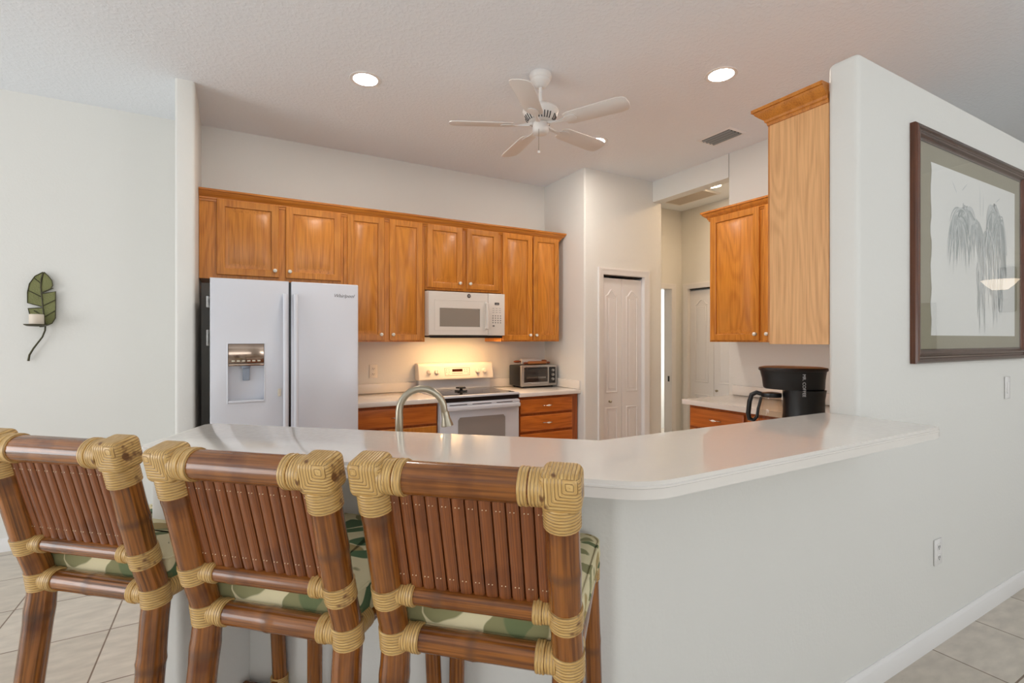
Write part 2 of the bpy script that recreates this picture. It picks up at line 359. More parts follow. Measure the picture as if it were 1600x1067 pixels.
SLATM = bamboo('reddish bamboo slat', lin(146, 82, 36), lin(106, 56, 24), lin(96, 50, 26), node=1.7, rough=.3)
WRAP = wrapmat('split cane binding', lin(222, 186, 122), lin(190, 146, 80), lin(104, 70, 34))
FAB = fabric()
NAIL = plain('pale brass nail', lin(236, 216, 180), .4)
TILE = tilemat()
SILVER = plain('silver plastic', lin(172, 170, 166), .3, .6)
STEEL = plain('stainless steel', lin(170, 170, 170), .25, 1)
PRINT = plain('grey printed lettering', lin(120, 118, 116), .5)
PRINTD = plain('dark printed lettering', lin(50, 48, 48), .5)
PRINTW = plain('silver lettering', lin(210, 210, 212), .35)

def text(s, size, mat, name, parent, mtx, extrude=.0004, shear=0, align='LEFT', space=1.0):
    cu = bpy.data.curves.new('tmp_text', 'FONT'); cu.body = s; cu.size = size; cu.extrude = extrude; cu.shear = shear; cu.align_x = align; cu.resolution_u = 3; cu.space_character = space
    o = bpy.data.objects.new('tmp_text', cu); C.objects.link(o)
    bpy.context.view_layer.update()
    me = bpy.data.meshes.new_from_object(o.evaluated_get(bpy.context.evaluated_depsgraph_get()))
    bpy.data.objects.remove(o); bpy.data.curves.remove(cu)
    me.name = name; me.materials.clear(); me.materials.append(mat)
    me.transform(mtx)
    o = bpy.data.objects.new(name, me); C.objects.link(o)
    if parent.name in ORG: me.transform(Matrix.Translation(-ORG[parent.name])); ORG[o.name] = ORG[parent.name]
    o.parent = parent
    return o
def TXZ(x, y, z): return Matrix.Translation((x, y, z)) @ Matrix.Rotation(R(90), 4, 'X')   # text readable from -Y

# ================================================================== SETTING
WY = 4.5       # back wall plane
m = MB(); m.box(-6, 6.2, -5.2, 7.0, -.05, 0); struct('floor', m, TILE)
m = MB(); m.box(-6, 6.2, -5.2, 7.0, CEIL, CEIL+.08); struct('ceiling', m, CEILM)
# back wall with laundry doorway (x 4.05-4.82)
DH = 2.04
m = MB(); m.box(-6, 4.02, WY, WY+.12, 0, CEIL); m.box(4.87, 6.2, WY, WY+.12, 0, CEIL); m.box(4.02, 4.87, WY, WY+.12, DH, CEIL)
struct('wall_back', m, WALL)
m = MB(); m.box(-6, -5.88, -5.2, WY, 0, CEIL); struct('wall_left', m, WALL)
m = MB(); m.box(-6, 6.2, -5.2, -5.08, 0, CEIL); struct('wall_rear', m, WALL)
m = MB(); m.box(6.0, 6.12, -5.08, WY, 0, CEIL); struct('wall_far_right', m, WALL)
m = MB(); m.box(3.0, 3.1, WY+.12, 6.8, 0, CEIL); m.box(5.9, 6.0, WY+.12, 6.8, 0, CEIL); m.box(3.0, 6.0, 6.7, 6.8, 0, CEIL); struct('wall_laundry', m, WALL)
# wing wall left of the refrigerator
m = MB(); m.prism([(-.313, 3.765), (-.205, 3.765), (-.205, WY), (-.313, WY)], 0, CEIL, .018, 4, vert_only=[(-.313, 3.765), (-.205, 3.765)]); struct('wall_wing', m, WALL)
# pantry closet: side wall and front with door opening 3.17..3.713
PX, PY = 2.945, 3.80; PA, PB = 3.172, 3.716
m = MB(); m.prism([(PX, WY), (PX, PY), (PA, PY), (PA, PY+.11), (PX+.11, PY+.11), (PX+.11, WY)], 0, CEIL, .018, 4, vert_only=[(PX, PY)])
m.box(PA, PB, PY, PY+.11, DH, CEIL); m.box(PB, 3.96, PY, PY+.11, 0, CEIL)
m.box(3.85, 3.96, PY+.11, WY, 0, CEIL)
struct('wall_pantry', m, WALL)
# right kitchen wall X=3.84 with hall opening (y 2.892..3.80) and header above 2.835
RX = 3.84; HD = 2.836
m = MB(); m.prism([(RX, 1.95), (RX, 2.892), (RX+.12, 2.892), (RX+.12, 1.95)], 0, CEIL, .015, 3, vert_only=[(RX, 2.892)])
m.box(RX, RX+.12, 1.15, 1.95, 0, 2.535)
m.box(RX, RX+.12, 2.892, 3.80, HD, CEIL)
struct('wall_right', m, WALL)
m = MB(); m.box(5.05, 5.17, 2.3, WY, DH, CEIL); m.box(5.05, 5.17, 4.40, WY, 0, DH); m.box(5.05, 5.17, 2.3, 3.66, 0, DH); struct('wall_hall_end', m, WALL)
m = MB(); m.box(3.96, 5.17, 1.9, 2.0, 0, CEIL); struct('wall_hall_near', m, WALL)
# bar knee wall + picture partition, one continuous wall
dB = Vector((.7216, -.6923)); nB = Vector((.6923, .7216))
BL1 = Vector((-.235, 1.728)); BC = Vector((.771, .763))
kl = BL1+nB*.287+dB*.10; klb = BL1+nB*.375+dB*.10
m = MB()
m.prism([(2.15, 1.03), (.912, 1.03), tuple(kl), tuple(klb), (.950, 1.148), (2.15, 1.148)], 0, 1.057, .02, 4, vert_only=[(.912, 1.03), tuple(kl), tuple(klb)])
m.box(2.15, 4.4, 1.03, 1.148, 0, 1.057)
q0 = BL1+nB*.03+dB*.012; q1 = BL1+nB*.03+dB*.122; q2 = BL1+nB*.30+dB*.122; q3 = BL1+nB*.375+dB*.012
m.prism([tuple(q0), tuple(q1), tuple(q2), tuple(q3)], 0, 1.0568, .018, 4, vert_only=[tuple(q0), tuple(q1)])
t = bmesh.new(); t.loops.layers.uv.new('UVMap'); bmesh.ops.create_cube(t, size=1)
for v in t.verts: v.co = Vector((3.275+v.co.x*2.25, 1.089+v.co.y*.118, 1.796+v.co.z*1.478))
g = [e for e in t.edges if all(abs(q.co.x-2.15) < 1e-3 for q in e.verts) and not all(q.co.z < 1.1 for q in e.verts)] + [e for e in t.edges if all(q.co.z > 2.5 for q in e.verts) and abs(e.verts[0].co.x-e.verts[1].co.x) > 1]
bmesh.ops.bevel(t, geom=g, offset=.022, segments=4, affect='EDGES', profile=.5); m._merge(t)
struct('wall_partition', m, WALL)
# baseboards
BBP = [(0, 0), (.014, 0), (.014, .055), (.011, .062), (.011, .070), (.006, .078), (.004, .088), (0, .088)]
m = MB(); m.sweep(BBP, [tuple(q3), tuple(q0), tuple(q1), tuple(BL1+nB*.287+dB*.122), (.912, 1.03), (4.4, 1.03), (4.4, 1.148)]); struct('baseboard_partition', m, TRIM)
m = MB(); m.sweep(BBP, [(-6, WY), (-.313, WY), (-.313, 3.765), (-.205, 3.765)]); struct('baseboard_left', m, TRIM)
m = MB(); m.sweep(BBP, [(PX, 3.86), (PX, PY), (PA-.07, PY)]); m.sweep(BBP, [(PB+.07, PY), (3.96, PY)]); struct('baseboard_pantry', m, TRIM)
m = MB(); m.sweep(BBP, [(4.94, WY), (5.05, WY), (5.05, 4.475)]); struct('baseboard_hall', m, TRIM)

# door casings (local: x across, drawn up in z, viewer at -y)
def casing(mb, x0, x1, h, wd=.066):
    prof = [(0, 0), (0, .012), (.008, .016), (.02, .013), (.05, .010), (.06, .006), (wd, .006), (wd, 0)]
    M0 = mb.M.copy(); mb.M = M0 @ XZ
    mb.sweep([(o-0, z) for o, z in prof][::1], [(x1, 0), (x1, h), (x0, h), (x0, 0)], False) if False else mb.sweep([(-wd+(wd-o) + wd, z) for o, z in prof], [(x1, 0), (x1, h), (x0, h), (x0, 0)])
    mb.M = M0
def bifold_leaf(parent_name, mb, x0, x1, z0, z1, y, th=.03):
    """moulded leaf with an arched tall upper panel and a short lower panel"""
    mb.box(x0, x1, y, y+th, z0, z1, .002, 1)
    wd = x1-x0; a, b = x0+wd*.24, x1-wd*.24
    def bead(pts):
        M0 = mb.M.copy(); mb.M = M0 @ Matrix.Translation((0, y, 0)) @ XZ
        mb.sweep([(-.007, 0), (-.005, .0045), (0, .006), (.005, .003), (.011, 0)], pts, True)
        mb.M = M0
    zm = z0+.86
    top = z1-.18
    arch = [(a, z0+.86), (b, z0+.86), (b, top)]
    c = (a+b)/2; hw = (b-a)/2
    for q in [1-.1*i_ for i_ in range(1, 20)]:
        arch.append((c+hw*q, top+.06*(math.cos(q*PI)*.5+.5)**1.3))
    arch.append((a, top))
    bead(arch)
    bead([(a, z0+.19), (b, z0+.19), (b, z0+.70), (a, z0+.70)])
    mb.box(a+.03, b-.03, y-.004, y+.001, z0+.89, top-.02, .003, 1); mb.box(a+.03, b-.03, y-.004, y+.001, z0+.22, z0+.67, .003, 1)
def knob(mb, x, y, z, r=.014, L=.03):
    mb.lathe([(0, -L), (r*.6, -L), (r, -L+.006), (r, -L+.012), (r*.5, -L+.018), (r*.45, -.004), (r*.9, -.002), (r*.9, 0)], (x, y, z), 'y', 16)
def set_root(o, loc, rz):
    o.location = loc; o.rotation_euler = (0, 0, rz)
# door_1: pantry bifold, local origin at left jamb
def bifold(name, loc, rz, width, nleaf, knob_x, casing_l=True):
    m = MB(); lw = width/nleaf
    bifold_leaf(name, m, .003, lw-.0015, .012, DH-.028, .035)
    root = tag(m.build(name, DOORP), kind='structure'); set_root(root, loc, rz)
    for i in range(1, nleaf):
        m = MB(); bifold_leaf(name, m, lw*i+.0015, lw*(i+1)-.003, .012, DH-.028, .035); m.build('door_leaf', DOORP, root)
    m = MB(); m.box(0, width, .03, .07, DH-.012, DH); m.build('track', DARK, root)
    m = MB(); knob(m, knob_x, .035, .78); m.build('door_knob', NICKEL, root)
    return root
bifold('door_1', (PA, PY, 0), 0, PB-PA, 2, .11)
bifold('door_2', (5.05, 4.392, 0), R(-90), .72, 2, .41)
def trim_u(name, loc, rz, x0, x1, h):
    m = MB(); wd = .066
    prof = [(0, 0), (0, .008), (.01, .012), (.045, .014), (.056, .019), (wd, .017), (wd, 0)]
    m.M = XZ
    m.sweep([(-o, z) for o, z in prof], [(x0, 0), (x0, h), (x1, h), (x1, 0)])
    m.M = Matrix.Identity(4)
    # jamb liner
    m.box(x0-.001, x0+.002, 0, .11, 0, h); m.box(x1-.002, x1+.001, 0, .11, 0, h); m.box(x0, x1, 0, .11, h-.002, h+.001)
    o = struct(name, m, TRIM); set_root(o, loc, rz); return o
trim_u('trim_1', (PA, PY, 0), 0, 0, PB-PA, DH)
trim_u('trim_2', (5.05, 4.392, 0), R(-90), 0, .72, DH)
trim_u('trim_3', (4.02, WY, 0), 0, 0, .85, DH)
m = MB(); m.box(4.030, 4.065, WY+.125, WY+.92, .01, DH-.01, .002, 1); d3 = struct('door_3', m, DOORP)
m = MB(); m.box(4.8645, 4.868, WY+.03, WY+.055, .86, .93); tag(m.build('strike_plate', BLACK), 'small dark strike plate on the hall doorway jamb', 'strike plate')

# ================================================================== CABINETS
def panel_door(x0, x1, z0, z1, y=0, t=.02, sw=.052, flat=False):
    """raised panel door, front face at local y, body behind"""
    m = MB(); V = []; F = []
    rings = [(0, t), (0, .004), (.004, 0), (sw-.007, 0), (sw-.003, .002), (sw, .004), (sw, .015)]
    wmax = min(x1-x0, z1-z0)/2
    if flat: rings = [(0, t), (0, .005), (.006, .0015), (.012, 0)]
    def rr_(rings):
        V = []; F = []
        for ins, dy in rings:
            ins = min(ins, wmax-.002)
            V.extend([(x0+ins, y+dy, z0+ins), (x1-ins, y+dy, z0+ins), (x1-ins, y+dy, z1-ins), (x0+ins, y+dy, z1-ins)])
        for r in range(len(rings)-1):
            for k in range(4):
                a = r*4+k; b = r*4+(k+1) % 4; F.append((a, b, b+4, a+4))
        n = len(rings)*4; F.append((n-4, n-3, n-2, n-1)); F.append((3, 2, 1, 0)); return V, F
    m.raw(*rr_(rings))
    if not flat:
        m.inner = MB(); m.inner.raw(*rr_([(sw+.0015, .0149), (sw+.0015, .0125), (sw+.008, .0120), (sw+.034, .0045), (sw+.037, .003)]))
    return m
def build_door(mb, mat, parent):
    d = mb.build('door', mat, parent); mb.inner.build('door_panel', mat, d); return d
def cab_knob(parent, x, z, y=0):
    m = MB(); m.lathe([(0, -.026), (.008, -.0255), (.0135, -.021), (.0145, -.016), (.0115, -.011), (.007, -.009), (0, -.009)], (x, y, z), 'y', 18)
    k = m.build('knob', CERAM, parent); k['label'] = 'round white ceramic knob'
    m = MB(); m.lathe([(0, -.0095), (.0065, -.0095), (.0055, -.004), (.013, -.002), (.0135, .0005), (0, .0005)], (x, y, z), 'y', 18); m.build('knob_base', NICKEL, k)
def cab_pull(parent, x, z, y=0):
    m = MB(); pts = [(x-.048, y, z-.002), (x-.046, y-.012, z), (x-.036, y-.021, z+.001), (x-.018, y-.026, z), (x, y-.028, z), (x+.018, y-.026, z), (x+.036, y-.021, z+.001), (x+.046, y-.012, z), (x+.048, y, z-.002)]
    m.tube(pts, [.006, .0045, .0032, .0035, .004, .0035, .0032, .0045, .006], 8)
    h = m.build('handle', CHROME, parent)
    m = MB(); m.tube([(x-.020, y-.0275, z), (x-.010, y-.0285, z), (x, y-.029, z), (x+.010, y-.0285, z), (x+.020, y-.0275, z)], [.003, .0072, .0085, .0072, .003], 12); m.build('handle_grip', CERAM, h)
def upper(name, label, loc, rz, w_, h, depth, doors, side=None, group='oak wall cabinets'):
    """face frame front plane at local y=.02, door fronts y=0; doors list (x0,x1,z0,z1,knobside)"""
    r = thing(name, label, 'cabinet', loc, rz, group)
    m = MB(); m.box(0, w_, .021, depth, 0, h, .001, 1); m.build('body', OAKV, r)
    if side is not None: pass
    for (a, b, z0, z1, ks) in doors:
        d = build_door(panel_door(a, b, z0, z1), OAKV, r)
        cab_knob(d, b-.028 if ks == 'R' else a+.028, z0+.05)
    return r
FY = 4.13; DEP = WY-FY-.003; ZB = 1.378
# over refrigerator: x -.202 .. .785
upper('upper_cabinet', 'wide short oak wall cabinet with two doors above the refrigerator', (-.203, FY, 1.835), 0, .986, .60, DEP, [(.108, .513, .03, .575, 'R'), (.560, .965, .03, .575, 'L')], group=None)
upper('upper_cabinet', 'tall two-door oak wall cabinet between refrigerator and microwave', (.785, FY, ZB), 0, .682, 1.057, DEP, [(.026, .325, .012, 1.035, 'R'), (.369, .656, .012, 1.035, 'L')], group=None)
upper('upper_cabinet', 'small oak wall cabinet with two doors right above the microwave', (1.469, FY, 1.835), 0, .753, .60, DEP, [(.017, .350, .02, .575, 'R'), (.395, .718, .02, .575, 'L')], group=None)
upper('upper_cabinet', 'tall two-door oak wall cabinet right of the microwave, over the toaster oven', (2.224, FY, ZB), 0, .667, 1.057, DEP, [(.012, .338, .012, 1.035, 'R'), (.353, .655, .012, 1.035, 'L')], group=None)
CROWN = [(0, 0), (.006, 0), (.008, .012), (.014, .016), (.016, .026), (.030, .038), (.044, .052), (.048, .062), (.055, .064), (.055, .078), (0, .078)]
ZC = 2.388
m = MB(); m.sweep(CROWN, [(-.203, FY+.02), (2.891, FY+.02), (2.891, WY-.003)])
tag(m.build('crown_molding', OAKH), 'long oak crown molding along the top of the back wall cabinets', 'molding')
bpy.data.objects['crown_molding'].location.z = ZC
# right wall, face X=3.5
upper('upper_cabinet', 'oak wall cabinet with tall door on the right wall above the side counter', (3.48, 2.815, ZB), R(-90), 1.30, 1.057, .356, [(.020, .458, .012, 1.035, 'R'), (.500, .93, .012, 1.035, 'L')], group=None)
m = MB(); m.sweep(CROWN, [(3.838, 2.815), (3.50, 2.815), (3.50, 1.44)][::1])
o = tag(m.build('crown_molding', OAKH), 'oak crown molding on the right wall cabinet beside the hall opening', 'molding'); o.location.z = ZC
# near wall cabinet behind partition, side panel X=2.17, doors facing +Y
r = upper('upper_cabinet', 'tall oak wall cabinet with pale end panel hung behind the picture wall', (3.455, 1.435, ZB), R(180), 1.282, 1.057, .284, [(.03, .62, .012, 1.035, 'R'), (.665, 1.27, .012, 1.035, 'L')], group=None)
m = MB(); m.box(1.2825, 1.288, .022, .284, .0, 1.057); p_ = m.build('end_panel', OAKP, r); p_['label'] = 'pale veneered end panel'
m = MB(); m.sweep(CROWN, [(2.167, 1.1495), (2.167, 1.415), (3.455, 1.415)][::-1])
o = tag(m.build('crown_molding', OAKH), 'nearest oak crown molding on the cabinet behind the picture wall', 'molding'); o.location.z = ZC

def base(name, label, loc, rz, w_, drawers, depth=.60, doors=(), h=.874):
    r = thing(name, label, 'cabinet', loc, rz)
    m = MB(); m.box(0, w_, .021, depth, .10, h, .001, 1); m.build('body', OAKBV, r)
    m = MB(); m.box(0.001, w_-.001, .08, depth-.01, 0, .0995); m.build('toe_kick', DARK, r)
    for (a, b, z0, z1) in drawers:
        d = panel_door(a, b, z0, z1, flat=True).build('drawer', OAKB, r); cab_pull(d, (a+b)/2, (z0+z1)/2)
    for (a, b, z0, z1, ks) in doors:
        d = build_door(panel_door(a, b, z0, z1), OAKV, r); cab_knob(d, b-.028 if ks == 'R' else a+.028, z1-.05)
    return r
BY = 3.88
base('base_cabinet', 'oak base cabinet with drawer between refrigerator and stove', (.80, BY, 0), 0, .690, [(.02, .675, .705, .850)], depth=WY-BY-.004, doors=[(.02, .345, .13, .685, 'R'), (.350, .675, .13, .685, 'L')])
base('base_cabinet', 'oak base cabinet with a stack of drawers right of the stove', (2.262, BY, 0), 0, .672, [(.018, .600, .720, .850), (.018, .600, .555, .695), (.018, .600, .345, .530), (.018, .600, .125, .320)], depth=WY-BY-.004)
# right run
base('base_cabinet', 'oak base cabinet with drawer under the coffee maker side counter', (3.22, 2.80, 0), R(-90), 1.02, [(.02, .50, .705, .850), (.53, 1.0, .705, .850)], depth=.615, doors=[(.02, .50, .13, .685, 'R'), (.53, 1.0, .13, .685, 'L')])
# near run (back of partition) facing +Y
base('base_cabinet', 'oak base cabinet hidden behind the bar partition below the coffee maker', (3.215, 1.76, 0), R(180), 1.40, [(.02, .68, .705, .850), (.71, 1.38, .705, .850)], depth=.606, doors=[(.02, .68, .13, .685, 'R'), (.71, 1.38, .13, .685, 'L')])
# counters
def slab(name, label, polys, z0, z1, parts=(), bev=.006):
    m = MB()
    for p in polys: m.prism(p, z0, z1, bev, 3)
    for b in parts: m.box(*b, .004, 2)
    return tag(m.build(name, COUNTER), label, 'countertop')
slab('countertop', 'white countertop with backsplash between refrigerator and stove', [[(.79, 3.855), (1.488, 3.855), (1.488, WY-.001), (.79, WY-.001)]], .875, .914, [(.79, 1.488, WY-.022, WY-.001, .915, 1.00)])
slab('countertop', 'white countertop with backsplash under the toaster oven', [[(2.258, 3.855), (PX-.001, 3.855), (PX-.001, WY-.001), (2.258, WY-.001)]], .875, .914, [(2.258, PX-.022, WY-.022, WY-.001, .915, 1.00), (PX-.021, PX-.001, 3.86, WY-.001, .915, 1.00)])
sl = BL1+nB*.39+dB*.06; slf = BL1+nB*1.01+dB*.06
slab('countertop', 'white L-shaped countertop under the coffee maker and along the sink', [[(RX-.001, 2.84), (3.19, 2.84), (3.19, 1.79), (1.25, 1.79), tuple(slf), tuple(sl), (.955, 1.152), (RX-.001, 1.152)]], .875, .914,
     [(RX-.022, RX-.001, 1.175, 2.84, .915, 1.00), (2.2, RX-.022, 1.152, 1.172, .915, 1.00)])
r = base('base_cabinet', 'oak sink cabinet behind the bar', tuple((slf+dB*1.25-nB*.03).to_3d())[:2]+(0,), R(180)-math.atan2(.6923, .7216), 1.22, [], depth=.56, doors=[(.03, .60, .13, .85, 'R'), (.62, 1.19, .13, .85, 'L')])

# bar top
def arc(c, r_, a0, a1, n=6): return [(c[0]+r_*math.cos(R(a0+(a1-a0)*i/n)), c[1]+r_*math.sin(R(a0+(a1-a0)*i/n))) for i in range(n+1)]
cf = BC
P1 = cf-dB*.075; P2 = Vector((cf.x+.075, .765))
mid = [tuple(P1*(1-t_)**2+cf*2*t_*(1-t_)+P2*t_*t_) for t_ in (0, .2, .4, .6, .8, 1)]
bend = Vector((.958, 1.157)); blb = Vector((-.072, 2.100))
def rc(p, a, b, r_=.03, n=4):
    a = (Vector(a)-Vector(p)).normalized(); b = (Vector(b)-Vector(p)).normalized(); p = Vector(p)
    return [tuple((p+a*r_)*(1-t_)**2+p*2*t_*(1-t_)+(p+b*r_)*t_*t_) for t_ in [i/n for i in range(n+1)]]
poly = rc(BL1, blb, P1)+mid+rc((2.145, .767), P2, (2.155, 1.0), .02)+[(2.155, 1.029), (2.1485, 1.03), (2.1485, 1.157), tuple(bend)]+rc(blb, bend, BL1)
m = MB(); m.prism(poly, 1.0575, 1.097, .008, 3)
m.sweep([(0, 1.088), (.0035, 1.086), (.0035, 1.082), (0, 1.08)], [tuple(BL1+dB*.03)]+mid+[(2.12, .767)])
tag(m.build('breakfast_bar', COUNTER), 'long white angled breakfast bar top on the knee wall', 'bar')

# ================================================================== APPLIANCES
# refrigerator
FX0, FX1, FYF = -.119, .781, 3.60; FZ = 1.785
fr = thing('refrigerator', 'white side-by-side refrigerator with ice and water dispenser', 'refrigerator', ((FX0+FX1)/2, 4.0, 0), world=True)
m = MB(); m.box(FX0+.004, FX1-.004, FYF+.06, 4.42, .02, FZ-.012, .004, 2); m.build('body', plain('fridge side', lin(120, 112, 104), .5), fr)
xs = .337
dz = 1.372
dl = (FX0, xs-.007); dr = (xs+.007, FX1)
# left door with dispenser opening (x .. , z .. )
dx0, dx1, dzb, dzt = -.022, .183, .995, 1.372
m = MB()
m.box(dl[0], dl[1], FYF, FYF+.055, dzt, FZ, .008, 3); m.box(dl[0], dl[1], FYF, FYF+.055, .06, dzb, .008, 3)
t = MB()
m.box(dl[0], dx0, FYF, FYF+.055, .07, FZ-.01, .0, 1); m.box(dx1, dl[1], FYF, FYF+.055, .07, FZ-.01, 0, 1)
m = MB()   # clean: ring around the opening
V = []; F = []
def rect(x0, x1, z0, z1, y): return [(x0, y, z0), (x1, y, z0), (x1, y, z1), (x0, y, z1)]
V += rect(dl[0], dl[1], .06, FZ, FYF+.055)+rect(dl[0], dl[1], .06, FZ, FYF+.008)+rect(dl[0]+.003, dl[1]-.003, .063, FZ-.003, FYF+.002)+rect(dl[0]+.008, dl[1]-.008, .068, FZ-.008, FYF)
V += rect(dx0-.006, dx1+.006, dzb-.006, dzt+.006, FYF)+rect(dx0-.003, dx1+.003, dzb-.003, dzt+.003, FYF-.003)+rect(dx0, dx1, dzb, dzt, FYF-.003)+rect(dx0, dx1, dzb, dzt, FYF+.045)
for q in range(7):
    for k in range(4): a = q*4+k; b = q*4+(k+1) % 4; F.append((a, b, b+4, a+4))
F.append((28, 29, 30, 31)); F.append((3, 2, 1, 0)); m.raw(V, F)
dL = m.build('door', APPL, fr)
m = MB(); m.box(dr[0], dr[1], FYF, FYF+.055, .06, FZ, .008, 3); dR = m.build('door', APPL, fr)
m = MB(); m.box(xs-.006, xs+.006, FYF+.02, FYF+.058, .06, FZ-.005); m.build('gasket', BLACK, fr)
m = MB(); m.box(dx0+.001, dx1-.001, FYF-.004, FYF+.03, dzt-.125, dzt-.001, .004, 2); m.box(dx0+.001, dx1-.001, FYF-.010, FYF+.01, dzt-.142, dzt-.126, .004, 2); cp = m.build('dispenser_panel', plain('bronze mirror panel', lin(150, 132, 118), .12, .85), dL)
m = MB()
for i in range(6): m.box(dx0+.02+i*.029, dx0+.038+i*.029, FYF-.0055, FYF-.003, dzt-.114, dzt-.106)
m.build('dispenser_buttons', NICKEL, cp)
m = MB(); m.box(dx0+.082, dx0+.122, FYF+.015, FYF+.03, dzb+.14, dzt-.15, .003, 1); m.lathe([(0, 0), (.03, 0), (.026, -.014), (.012, -.02), (0, -.02)], (dx0+.10, FYF+.022, dzt-.140), 'z', 20); m.build('dispenser_paddle', plain('grey paddle', lin(140, 150, 165), .3), dL)
m = MB(); m.box(dx0+.001, dx1-.001, FYF-.008, FYF+.044, dzb+.001, dzb+.014, .004, 2); m.build('drip_tray', APPL, dL)
def fhandle(x, door):
    m = MB(); pts = []; rr = []
    for i in range(25):
        q = i/24; z = .45+q*(1.695-.45); pts.append((x, FYF-.012-.045*math.sin(PI*q)**.6, z)); rr.append(.014)
    m.tube([(x, FYF, .452)]+pts+[(x, FYF, 1.693)], [.015]+rr+[.015], 12, flat=(.8, 1)); m.build('handle', APPL, door)
fhandle(xs-.032, dL); fhandle(xs+.032, dR)
text('Whirlpool', .033, PRINT, 'brand_lettering', dR, TXZ(.612, FYF-.0006, 1.692), shear=.35)
m = MB(); m.box(-.0, .02, -.008, 0, 0, .05, .003, 1)
mg = tag(m.build('magnet_clip', plain('cream clip', lin(214, 206, 190), .4)), 'small cream magnetic clip low on the left refrigerator door', 'clip'); mg.location = (.262, FYF, 1.025)
for i, (y, z, s_) in enumerate(((3.70, 1.60, .07), (3.72, 1.36, .10))):
    m = MB(); n_ = 6
    V = [(-(.004+.018*(k/n_)**2), -s_/2*0-.0-k*.012, zz) for k in range(n_+1) for zz in (0, s_)]
    m.raw(V, [(2*k, 2*k+1, 2*k+3, 2*k+2) for k in range(n_)]); 
    o = tag(m.build('paper_note', plain('note paper', lin(236, 234, 228), .8)), ('upper' if i == 0 else 'lower')+' white paper note curling off the refrigerator left side', 'note'); o.location = (FX0+.003, y, z)
    sm = o.modifiers.new('thick', 'SOLIDIFY'); sm.thickness = .0008

# microwave
mw = thing('microwave', 'white over-the-range microwave with grey window', 'microwave', (1.835, 4.2, 1.43), world=True)
MX0, MX1, MYF, MZ0, MZ1 = 1.470, 2.218, 4.065, 1.432, 1.822
m = MB(); m.box(MX0, MX1, MYF+.03, WY-.002, MZ0, MZ1, .003, 1); m.build('body', APPW, mw)
split = 2.045
def panelhole(x0, x1, z0, z1, y, a0, a1, b0, b1, t_=.03):
    m = MB(); V = rect(x0, x1, z0, z1, y+t_)+rect(x0, x1, z0, z1, y+.01)+rect(x0+.005, x1-.003, z0+.004, z1-.004, y)
    V += rect(a0, a1, b0, b1, y)+rect(a0+.004, a1-.004, b0+.004, b1-.004, y+.006)
    F = [];
    for q in range(4):
        for k in range(4): a = q*4+k; b = q*4+(k+1) % 4; F.append((a, b, b+4, a+4))
    F.append((16, 17, 18, 19)); F.append((3, 2, 1, 0)); m.raw(V, F); return m
wx0, wx1, wz0, wz1 = 1.573, 1.965, 1.508, 1.675
md = panelhole(MX0, split-.001, MZ0+.003, MZ1-.002, MYF, wx0, wx1, wz0, wz1).build('door', APPW, mw)
m = MB(); m.box(wx0+.004, wx1-.004, MYF+.003, MYF+.0075, wz0+.004, wz1-.004); m.build('door_window', plain('microwave mesh window', lin(150, 142, 132), .25, bump=.1, bscale=600), md)
m = MB(); m.M = Matrix.Translation((0, MYF, 0)) @ XZ; m.sweep([(-.002, 0), (0, .0022), (.002, 0)], [(1.528, 1.478), (2.010, 1.478), (2.010, 1.745), (1.528, 1.745)], True); m.build('door_bead', APPW, md)
m = MB(); m.box(split+.001, MX1, MYF, MYF+.03, MZ0+.003, MZ1-.002, .004, 2); mp_ = m.build('control_panel', APPW, mw)
m = MB(); m.tube([(2.02, MYF, 1.725), (2.02, MYF-.03, 1.72), (2.02, MYF-.036, 1.66), (2.02, MYF-.036, 1.56), (2.02, MYF-.03, 1.50), (2.02, MYF, 1.495)], [.013, .014, .014, .014, .014, .013], 10); m.build('handle', APPW, md)
m = MB(); m.lathe([(0, -.003), (.017, -.003), (.018, 0), (0, 0)], (1.852, MYF-.0005, 1.788), 'y', 28); lg = m.build('logo_badge', plain('dark grey badge', lin(70, 64, 60), .3), md)
text('GE', .017, PRINTW, 'logo_letters', lg, TXZ(1.841, MYF-.0042, 1.782), shear=.2)
m = MB(); m.box(2.112, 2.158, MYF-.001, MYF+.002, 1.716, 1.738); dsp = m.build('display', BLACK, mp_)
m = MB()
for i in range(4):
    for j in range(4): m.box(2.088+j*.026, 2.100+j*.026, MYF-.001, MYF+.001, 1.548+i*.021, 1.557+i*.021)
for i in range(3):
    for j in range(3): m.box(2.088+j*.034, 2.108+j*.034, MYF-.0008, MYF+.001, 1.645+i*.019, 1.648+i*.019)
m.box(2.09, 2.11, MYF-.001, MYF+.001, 1.515, 1.53)
m.build('keypad', PRINT, mp_)
text('12:45', .016, PRINTW, 'display_digits', dsp, TXZ(2.116, MYF-.0014, 1.721))
m = MB(); m.box(MX0+.02, MX1-.02, MYF+.02, 4.42, MZ0-.014, MZ0, .003, 1); m.box(MX0+.02, MX1-.02, MYF+.012, MYF+.02, MZ0-.020, MZ0, .002, 1); m.build('vent_grille', BLACK, mw)
m = MB(); m.box(1.58, 1.78, 4.14, 4.22, MZ0-.0165, MZ0-.0145); m.box(1.91, 2.11, 4.14, 4.22, MZ0-.0165, MZ0-.0145); m.build('hood_lamp', emis('warm hood lamp', (1, .58, .25), 62), mw)

